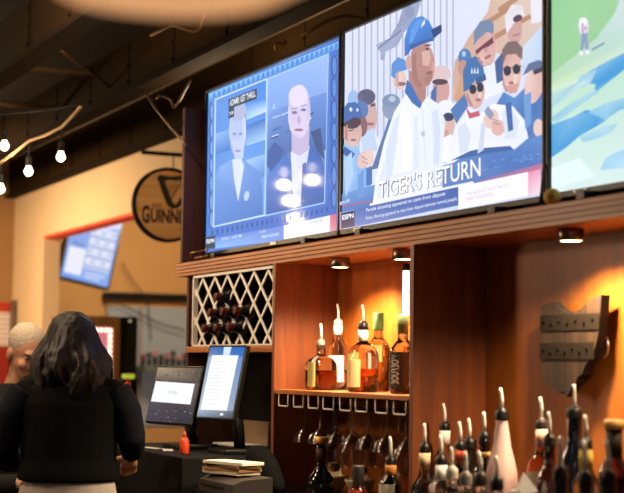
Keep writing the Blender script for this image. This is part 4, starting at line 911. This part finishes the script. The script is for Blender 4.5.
# notice on the left wall
XN = XC+.004
a = onX(-6, 302, XN); b_ = onX(12, 346, XN); t = thing('wall_notice', 'white wall notice with red heading at the left edge', 'notice', (XN, (a.y+b_.y)/2, b_.z))
obj('sheet', B(XN, XN+.01, a.y, b_.y, b_.z, a.z), PAPER, t); z1 = onX(0, 312, XN).z
obj('heading', B(XN+.01, XN+.013, a.y, b_.y, z1, a.z), mat('red print', '#c03a22', .6), t); g = MB()
for i in range(7): zz = b_.z+(z1-b_.z)*(i+.5)/7; g.box(XN+.0102, XN+.012, a.y, b_.y, zz-.006, zz+.006)
obj('ruled_lines', g, mat('pink print', '#d8907a', .7), t)
a = onX(-8, 347, XN+.2); b_ = onX(14, 384, XN+.2); tag(obj('red_bin', B(XN+.05, XN+.35, a.y, b_.y-.08, 0, a.z, .02), mat('red plastic', '#8a1c14', .45)), 'red box standing below the wall notice, behind the grey-haired man', 'box')
a = onX(13, 300, XC+.12); b_ = onX(29, 400, XC+.12); tag(obj('grey_cabinet', B(XC+.02, XC+.2, a.y, min(b_.y, YW-.01), 0, a.z, .01), mat('grey brown locker', '#6a5744', .6)), 'narrow grey-brown locker in the corner behind the grey-haired man', 'locker')
# string lights
SL = thing('string_lights', 'string of warm white bulbs on a pale cable below the ceiling beams', 'lights', (-7, 1.8, 2.5))
wp_ = [atD(u, v, d) for u, v, d in ((-60, 178, 7.3), (-30, 172, 7.2), (0, 163, 7.1), (14, 153, 7.0), (29, 141, 7.0), (45, 135.5, 6.95), (62, 127, 6.9), (80, 108, 6.8), (81, 106, 6.8))]
obj('cable', MB().tube(wp_, .0075, 8), mat('pale cable', '#8a7050', .5), SL)
dk = [atD(u, v, d) for u, v, d in ((81, 106, 6.8), (50, 109.5, 6.85), (22, 112, 6.9), (-20, 116, 7.0), (-60, 119, 7.1))]
obj('lead', MB().tube(dk, .006, 8), BLACKM, SL)
BG = glow('white hot bulb', '#ffe4c0', 7.0)
bulbs = [(4.5, 146, 6.95), (28.5, 171.5, 7.0), (60.8, 157, 6.9), (.5, 189, 7.1), (-30, 196, 7.2)]
extra = []
for u, v, d in bulbs:
    P = atD(u, v, d); r = .021
    obj('bulb', MB().lathe([(.004, -r*1.05), (r*.55, -r*.88), (r*.9, -r*.45), (r, 0), (r*.92, r*.4), (r*.62, r*.85), (.012, r*1.25)], 18, c=P), BG, SL)
    obj('socket', MB().lathe([(.012, .025), (.014, .027), (.014, .066), (.008, .07)], 12, c=P), BLACKM, SL)
    obj('drop_wire', MB().tube([P+Vector((0, 0, .069)), P+Vector((0, 0, .15))], .004, 6), BLACKM, SL)
    ld = bpy.data.lights.new('bulb_lamp', 'POINT'); ld.energy = 3; ld.color = (1, .72, .42); ld.shadow_soft_size = .024
    l = bpy.data.objects.new('bulb_lamp', ld); COL.objects.link(l); l.location = P-Vector((0, 0, .06))
# conduit and loose cables around the beams
cd_ = [onZ(145, 92, 2.898), onZ(147, 95, 2.86)]+[atD(u, v, d) for u, v, d in ((156, 109, 7.2), (168, 124, 6.9), (180, 138, 6.7), (186, 146, 6.65))]
tag(obj('conduit', MB().tube(cd_, .0055, 8), mat('pale conduit', '#6a543a', .45, .3)), 'thin pale conduit slanting down to the dark end panel', 'conduit')
cd_ = [atD(u, v, 6.2) for u, v in ((302, 36), (316, 27), (330, 20), (345, 16), (360, 18), (372, 26))]
tag(obj('conduit', MB().tube(cd_, .008, 8), mat('brass brown conduit', '#8a6a40', .4, .4)), 'curved brown conduit above the gap between left and middle televisions', 'conduit')
cd_ = [atD(u, v, 7.2) for u, v in ((150, 36), (163, 29), (172, 25), (182, 28), (193, 31.5), (200, 29), (203, 20), (206, 10), (210, 4))]
tag(obj('cable', MB().tube(cd_, .007, 8), mat('tan cable', '#b48a58', .5)), 'thin tan cable looping along the upper edge of the second ceiling beam', 'cable')
hk = MB(); hk.tube([atD(u, v, 7.0) for u, v in ((156, 99), (159, 96), (166, 97), (171, 100), (174, 108))], .006, 6); hk.tube([atD(u, v, 7) for u, v in ((174, 108), (181, 98), (184, 92), (187, 86), (190, 80))], .006, 6)
tag(obj('beam_clamp', hk, mat('clamp steel', '#7a6248', .4, .5)), 'small bent metal clamps under the beam left of the televisions', 'clamp')
hk = MB(); hk.tube([atD(u, v, 6.4) for u, v in ((276, 50), (275, 44), (279, 43), (284, 45), (286, 41))], .007, 6)
tag(obj('wire_clip', hk, mat('clip steel', '#b08850', .4, .5)), 'small bent wire clip above the left television', 'clip')

# ---- near pendant lamp (out of focus at the top)
PD = 1.25
pc_ = atD(172, -57, PD)
pn = thing('pendant_lamp', 'large blurred cream pendant lamp shade hanging close at the top', 'lamp', (pc_.x, pc_.y, pc_.z-.06))
SHD = mat('cream shade', '#e6b98c', .6, emit='#f2b078', es=.82, var=.03)
prf = [(.02, .16), (.05, .155), (.09, .13), (.125, .085), (.143, .03), (.141, .0), (.122, -.024), (.092, -.040), (.05, -.049), (.004, -.051)]
obj('shade', MB().lathe(prf, 40, c=pc_), SHD, pn)
obj('cord', MB().tube([pc_+Vector((0, 0, .158)), Vector((pc_.x, pc_.y, 3.42))], .004, 8), BLACKM, pn)

# ================================================================== PEOPLE
def remesh(o, vox, smooth=6):
    md = o.modifiers.new('r', 'REMESH'); md.mode = 'VOXEL'; md.voxel_size = vox
    if smooth: ms = o.modifiers.new('s', 'SMOOTH'); ms.factor = .5; ms.iterations = smooth
    dg = bpy.context.evaluated_depsgraph_get(); me = bpy.data.meshes.new_from_object(o.evaluated_get(dg))
    mats = list(o.data.materials); o.modifiers.clear(); old = o.data; o.data = me; bpy.data.meshes.remove(old)
    me.materials.clear()
    for m in mats: me.materials.append(m)
    for p in me.polygons: p.use_smooth = True
def erings(spec, n=24):
    return [[(cx+rx*math.cos(a), cy+ry*math.sin(a), z) for a in [2*PI*i/n for i in range(n)]] for z, cx, cy, rx, ry in spec]
def hand(m, w, fdir, up, side, s=1.0, curl=.5):
    """palm and five fingers from wrist w along fdir; side = thumb side"""
    f = Vector(fdir).normalized(); u = Vector(up); u = (u-f*(u @ f)).normalized(); t = Vector(side); t = (t-f*(t @ f)-u*(t @ u)).normalized(); w = Vector(w)
    m.tube([w-f*.02, w+f*.02*s, w+f*.05*s, w+f*.085*s], [.022*s, .026*s, .03*s, .026*s], 10)
    for i, L in enumerate((.066, .076, .072, .056)):
        b = w+f*.08*s+t*(.026-.0175*i)*s; p = [b-f*.02*s]; d = f.copy(); q = b
        for k, part in enumerate((.45, .32, .23)):
            d = (d*math.cos(curl*(.55 if k else .3))-u*math.sin(curl*(.55 if k else .3))).normalized(); q = q+d*L*part*s; p.append(q)
        m.tube(p, [.0095*s, .009*s, .008*s, .0065*s], 8)
    b = w+f*.02*s+t*.02*s
    m.tube([b, b+(f*.5+t*.8).normalized()*.035*s, b+(f*.75+t*.62-u*.3).normalized()*.062*s, b+(f*.95+t*.4-u*.4).normalized()*.084*s], [.014*s, .012*s, .010*s, .0075*s], 8)
def head(m, c, M3):
    def bl(p, r): m.ball(Vector(c)+M3 @ Vector(p), r, 18, M=M3.to_4x4())
    bl((0, -.014, .028), (.076, .096, .09)); bl((0, .018, -.03), (.063, .074, .078)); bl((0, .03, -.072), (.047, .055, .042)); bl((0, .066, -.094), (.022, .02, .018))
    bl((0, .078, .03), (.05, .016, .014)); bl((0, .095, -.002), (.009, .012, .026)); bl((0, .102, -.022), (.0165, .016, .012)); bl((0, .083, -.05), (.024, .012, .006)); bl((0, .081, -.062), (.021, .012, .007))
    for s_ in (1, -1): bl((s_*.078, -.012, -.012), (.012, .02, .032)); bl((s_*.04, .062, -.028), (.024, .022, .022))
# --- woman seen from behind
WD = 5.55; wc = atD(70, 400, WD)
wr = math.radians(72)
wo = thing('person', 'person with dark wavy shoulder-length hair in a black top, seen from behind at left', 'person', (wc.x, wc.y, 0), wr)
wo.scale = (.99, .99, .985)
m = MB(); I3 = Matrix.Identity(3)
hc = (.0, .045, 1.535); HM = Matrix.Rotation(-.16, 3, 'X')
head(m, hc, HM)
m.loft(erings([(1.36, 0, 0, .10, .07), (1.42, 0, .005, .062, .058), (1.46, 0, .018, .052, .054), (1.52, 0, .03, .053, .058)]))
torso = [(.80, 0, 0, .165, .125), (.90, 0, 0, .18, .135), (1.02, 0, 0, .158, .115), (1.12, 0, .0, .148, .105), (1.24, 0, .005, .16, .115), (1.33, 0, 0, .172, .105), (1.385, 0, -.005, .15, .085), (1.42, 0, 0, .09, .065)]
m.loft(erings(torso))
for s_ in (1, -1):
    m.tube([(s_*.09, 0, .86), (s_*.1, .01, .70), (s_*.1, .02, .48), (s_*.1, 0, .28), (s_*.1, -.01, .09)], [.095, .085, .06, .055, .04], 14); m.ball((s_*.1, .05, .045), (.042, .11, .04), 12)
arm = {1: [(.155, 0, 1.365), (.203, -.01, 1.29), (.222, -.01, 1.205), (.228, .07, 1.165), (.222, .155, 1.125)], -1: [(-.155, 0, 1.365), (-.205, -.005, 1.28), (-.235, .01, 1.16), (-.225, .1, 1.11), (-.15, .23, 1.10)]}
ar = [.05, .045, .042, .036, .025]
for s_ in (1, -1): m.tube(arm[s_], ar, 12); d = Vector(arm[s_][-1])-Vector(arm[s_][-2]); hand(m, arm[s_][-1], d, (0, 0, 1), (-s_, 0, 0), 1.0, .6)
bo = obj('body', m, SKIN, wo, local=True); remesh(bo, .0075, 4)
vst = MB().loft(erings([(1.045, 0, 0, .182, .142), (1.07, 0, 0, .183, .14), (1.12, 0, 0, .172, .128), (1.24, 0, .005, .178, .13), (1.32, 0, 0, .188, .122), (1.375, 0, -.004, .168, .102), (1.41, 0, 0, .11, .08), (1.432, 0, .0, .078, .07)]))
for s_ in (1, -1): vst.ball((s_*.15, 0, 1.36), (.055, .06, .055), 14)
vo = obj('top', vst, mat('black knit', '#050505', .9, vscale=120, bump=.2, spec=.15), wo, local=True); remesh(vo, .008, 4)
for s_ in (1, -1):
    sl_ = MB().tube(arm[s_][:4]+[tuple(Vector(arm[s_][3]).lerp(Vector(arm[s_][4]), .75))], [.068, .06, .054, .048, .038], 16); so = obj('sleeve', sl_, mat('dark navy sleeve', '#090d17', .85, vscale=120, bump=.2, spec=.2), wo, local=True); remesh(so, .008, 4)
jn = MB().loft(erings([(.80, 0, 0, .175, .135), (.90, 0, 0, .190, .145), (.98, 0, 0, .180, .135), (1.048, 0, 0, .168, .125)]))
for s_ in (1, -1): jn.tube([(s_*.09, 0, .9), (s_*.1, .01, .70), (s_*.1, .02, .48), (s_*.1, 0, .28), (s_*.1, -.01, .1)], [.10, .095, .07, .066, .06], 14)
jo = obj('jeans', jn, mat('grey denim', '#b4a89e', .85, vscale=200, bump=.2), wo, local=True); remesh(jo, .01, 4)
for s_ in (1, -1): obj('shoe', MB().ball((s_*.1, .05, .05), (.05, .125, .05), 14), BLACKM, wo, local=True)
hr = MB(); hcv = Vector(hc)
hr.ball(hcv+Vector((0, -.02, .028)), (.09, .108, .098), 20); hr.ball(hcv+Vector((0, -.05, -.06)), (.088, .07, .10), 18)
rnd = random.Random(3)
for i in range(300):
    az = rnd.uniform(-PI*1.2, PI*.2)          # around sides and back
    el = rnd.uniform(.02, 1.35)
    st = hcv+Vector((.086*math.cos(az)*math.cos(el), -.02+.103*math.sin(az)*math.cos(el), .03+.094*math.sin(el)))
    outd = Vector((math.cos(az), math.sin(az)*.9, 0)); p = [st]; cl = round(az*5)/5; ph = cl*7.3+rnd.uniform(-.5, .5); amp = .011+.006*math.sin(cl*3.1)
    zend = hcv.z-.138-rnd.uniform(0, .05)-.02*math.sin(cl*4)
    n = 12; wid = rnd.uniform(.088, .118)
    for k in range(1, n+1):
        f = k/n; bulge = wid+.022*math.sin(min(f, 1)*PI*.75)
        tgt = hcv+Vector((bulge*math.cos(az), -.03+bulge*math.sin(az), 0)); z = st.z+(zend-st.z)*f
        g_ = min(1, f*1.7); q = Vector((st.x+(tgt.x-st.x)*g_, st.y+(tgt.y-st.y)*g_, z))
        sd = Vector((-math.sin(az), math.cos(az), 0)); q += sd*amp*1.3*math.sin(ph+f*8)*min(1, f*1.6)+outd*amp*math.sin(ph*1.7+f*7.5)*min(1, f*1.4); p.append(q)
    r0 = rnd.uniform(.006, .0105); hr.tube(p, [r0*.9]+[r0*(1 if k < n-2 else (.7 if k < n else .2)) for k in range(1, n+1)], 6)
ho = obj('hair', hr, mat('dark brown hair', '#120a06', .55, vscale=90, var=.5, spec=.4), wo, local=True)
remesh(ho, .006, 2)
# --- grey-haired man facing the camera, head bowed
MD = 6.9; mc = atD(27, 354, MD)
mr = math.radians(-80)
mo = thing('person', 'grey-haired person in a black shirt at the left edge, head bowed, facing the camera', 'person', (mc.x, mc.y, 0), mr)
hz_ = mc.z+.005
M3 = Matrix.Rotation(-.45, 3, 'X')
# shift so that the head lands on the ray
mo.location = (mc.x, mc.y, 0)
m = MB(); hc2 = Vector((0, 0, hz_)); head(m, hc2, M3)
dz = hz_-1.53; by = -.085
m.loft(erings([(1.33+dz, 0, by, .11, .075), (1.39+dz, 0, by+.01, .068, .065), (1.44+dz, 0, by+.035, .06, .062), (1.50+dz, 0, by+.065, .058, .062)]))
tor2 = [(.78, 0, by, .17, .13), (.95, 0, by, .175, .13), (1.1+dz, 0, by, .185, .135), (1.22+dz, 0, by, .195, .13), (1.30+dz, 0, by, .19, .11), (1.36+dz, 0, by, .12, .08), (1.39+dz, 0, by, .07, .065)]
m.loft(erings(tor2))
arms2 = {s_: [(s_*.19, by, 1.28+dz), (s_*.225, by, 1.12+dz), (s_*.245, by+.04, .98+dz), (s_*.21, by+.17, .95+dz), (s_*.1, by+.29, .97+dz)] for s_ in (1, -1)}
for s_ in (1, -1):
    m.tube(arms2[s_], [.056, .05, .044, .038, .028], 12); d = Vector(arms2[s_][-1])-Vector(arms2[s_][-2]); hand(m, arms2[s_][-1], d, (0, 0, 1), (-s_*.3, 0, 1), 1.05, .6)
    m.tube([(s_*.09, by, .86), (s_*.1, by+.01, .7), (s_*.1, by+.02, .48), (s_*.1, by, .28), (s_*.1, by-.01, .09)], [.1, .088, .064, .058, .042], 14); m.ball((s_*.1, by+.05, .045), (.045, .12, .042), 12)
bo2 = obj('body', m, SKINM, mo, local=True); remesh(bo2, .006, 3)
for s_ in (1, -1):
    e = hc2+M3 @ Vector((s_*.032, .0755, .008)); eo = obj('eye', MB().ball(e, .0115, 12), mat('eye white', '#b8a494', .3), mo, local=True)
    obj('iris', MB().ball(e+M3 @ Vector((0, .0075, -.001)), .006, 10), mat('dark iris', '#1a120c', .3), eo, local=True)
    ebm = MB().ball(hc2+M3 @ Vector((s_*.034, .082, .03)), (.021, .007, .005), 10, M=M3.to_4x4()); obj('eyebrow', ebm, mat('grey brow', '#5a4a40', .8), mo, local=True)
bm_ = MB().ball(hc2+M3 @ Vector((0, .088, -.042)), (.028, .011, .007), 12, M=M3.to_4x4()).ball(hc2+M3 @ Vector((0, .07, -.09)), (.03, .024, .024), 12, M=M3.to_4x4()); obj('beard', bm_, mat('grey brown beard', '#4a3a30', .9, var=.3, vscale=200), mo, local=True)
hm = MB()
hm.ball(hc2+M3 @ Vector((0, -.026, .042)), (.0815, .098, .088), 24, M=M3.to_4x4())
rnd = random.Random(5)
for i in range(0):
    az = rnd.uniform(0, 2*PI); el = rnd.uniform(.1, 1.5); n_ = Vector((math.cos(az)*math.cos(el), math.sin(az)*math.cos(el), math.sin(el)))
    st = Vector((n_.x*.079, -.026+n_.y*.095, .042+n_.z*.086))
    if st.y > .035 and st.z < .088: continue
    tg = Vector((st.x+.012, st.y+.02, st.z+.006)) if st.z > .09 else Vector((st.x*1.02, st.y-.012, st.z-.03))
    a_ = hc2+M3 @ st; b2 = hc2+M3 @ tg; mid = (a_+b2)/2+(M3 @ n_)*.002; hm.tube([a_, mid, b2], [.005, .005, .003], 5)
ho2 = obj('hair', hm, mat('silver grey hair', '#d2c4ae', .7, vscale=90, var=.25, bump=.6), mo, local=True); remesh(ho2, .006, 14)
sh_ = MB().loft(erings([(.93, 0, by, .195, .15), (1.1+dz, 0, by, .203, .153), (1.22+dz, 0, by, .21, .147), (1.30+dz, 0, by, .205, .125), (1.36+dz, 0, by, .135, .095), (1.395+dz, 0, by+.005, .085, .08)]))
for s_ in (1, -1): sh_.tube(arms2[s_][:4]+[tuple(Vector(arms2[s_][3]).lerp(Vector(arms2[s_][4]), .9))], [.075, .068, .062, .055, .042], 14); sh_.ball((s_*.18, by, 1.285+dz), (.068, .07, .062), 12)
so = obj('shirt', sh_, mat('black shirt', '#100e0e', .85), mo, local=True); remesh(so, .008, 4)
tr = MB().loft(erings([(.76, 0, by, .18, .14), (.9, 0, by, .19, .145), (.96, 0, by, .188, .143)]))
for s_ in (1, -1): tr.tube([(s_*.09, by, .9), (s_*.1, by+.01, .7), (s_*.1, by+.02, .48), (s_*.1, by, .28), (s_*.1, by-.01, .1)], [.105, .098, .075, .07, .064], 14)
to = obj('trousers', tr, mat('dark trousers', '#1c1a1e', .85), mo, local=True); remesh(to, .01, 4)
for s_ in (1, -1): obj('shoe', MB().ball((s_*.1, by+.05, .05), (.052, .13, .05), 14), BLACKM, mo, local=True)

# ================================================================== LIGHT
def area(name, loc, to, size, e, col, sy=None):
    ld = bpy.data.lights.new(name, 'AREA'); ld.energy = e; ld.color = col; ld.size = size
    if sy: ld.shape = 'RECTANGLE'; ld.size_y = sy
    l = bpy.data.objects.new(name, ld); COL.objects.link(l); l.location = loc
    l.rotation_euler = (Vector(to)-Vector(loc)).to_track_quat('-Z', 'Y').to_euler(); return l
WARM = (1, .72, .42)
def pt(name, loc, e, col, r=.06):
    ld = bpy.data.lights.new(name, 'POINT'); ld.energy = e; ld.color = col; ld.shadow_soft_size = r
    l = bpy.data.objects.new(name, ld); COL.objects.link(l); l.location = loc; return l
area('cream_wall_fill', (-11.5, 1.2, 2.85), (-11.2, 3.3, 2.3), .8, 130, WARM)  # unseen area light added to brighten the cream side wall
area('far_room_fill', (-13.2, 4.6, 3.2), (-16, 4.6, 1.8), .9, 120, (1, .75, .48))  # added fill for the room beyond the opening, no fixture modelled
area('corner_fill', (-10.5, .2, 2.9), (-13, 1.5, 1.5), .6, 60, WARM)  # unseen fill put in for the left wall and its corner
pt('sign_fill', (-7.4, 2.95, 2.7), 22, WARM)  # added point light, hidden from view, lifts the round sign
area('bottle_fill', (-5.6, .3, 3.3), (-4.3, 2.4, 1.2), .35, 26, (1, .70, .44))  # soft overhead fill added for bottles and ledge, without a fixture
area('bottle_fill_left', (-5.2, .9, 2.0), (-4.4, 2.5, 1.1), .12, 6, (1, .70, .48))  # small unseen fill added from the front left
area('front_fill', (-6.5, -.5, 1.75), (-4.5, 2.4, 1.7), .4, 11, (1, .70, .42))  # low fill added outside the view for the ledge front
area('man_fill', (-5.9, 1.3, 3.35), (-6.75, 1.75, 1.5), .15, 30, (1, .70, .44))  # unseen light added to pick out the grey-haired man
area('daylight_fill', (2.2, -1.2, 1.9), (-4.5, 2.2, 1.2), 1.6, 6, (.95, .93, 1.0))  # cool area fill added behind the camera for highlights on glass
w = bpy.data.worlds.new('world'); S.world = w; w.use_nodes = True
w.node_tree.nodes['Background'].inputs[0].default_value = (1, .75, .52, 1); w.node_tree.nodes['Background'].inputs[1].default_value = .03
S.cycles.max_bounces = 10; S.cycles.transmission_bounces = 10; S.cycles.transparent_max_bounces = 8
S.cycles.caustics_reflective = False; S.cycles.sample_clamp_indirect = 6
S.cycles.use_denoising = True
bpy.context.view_layer.update()
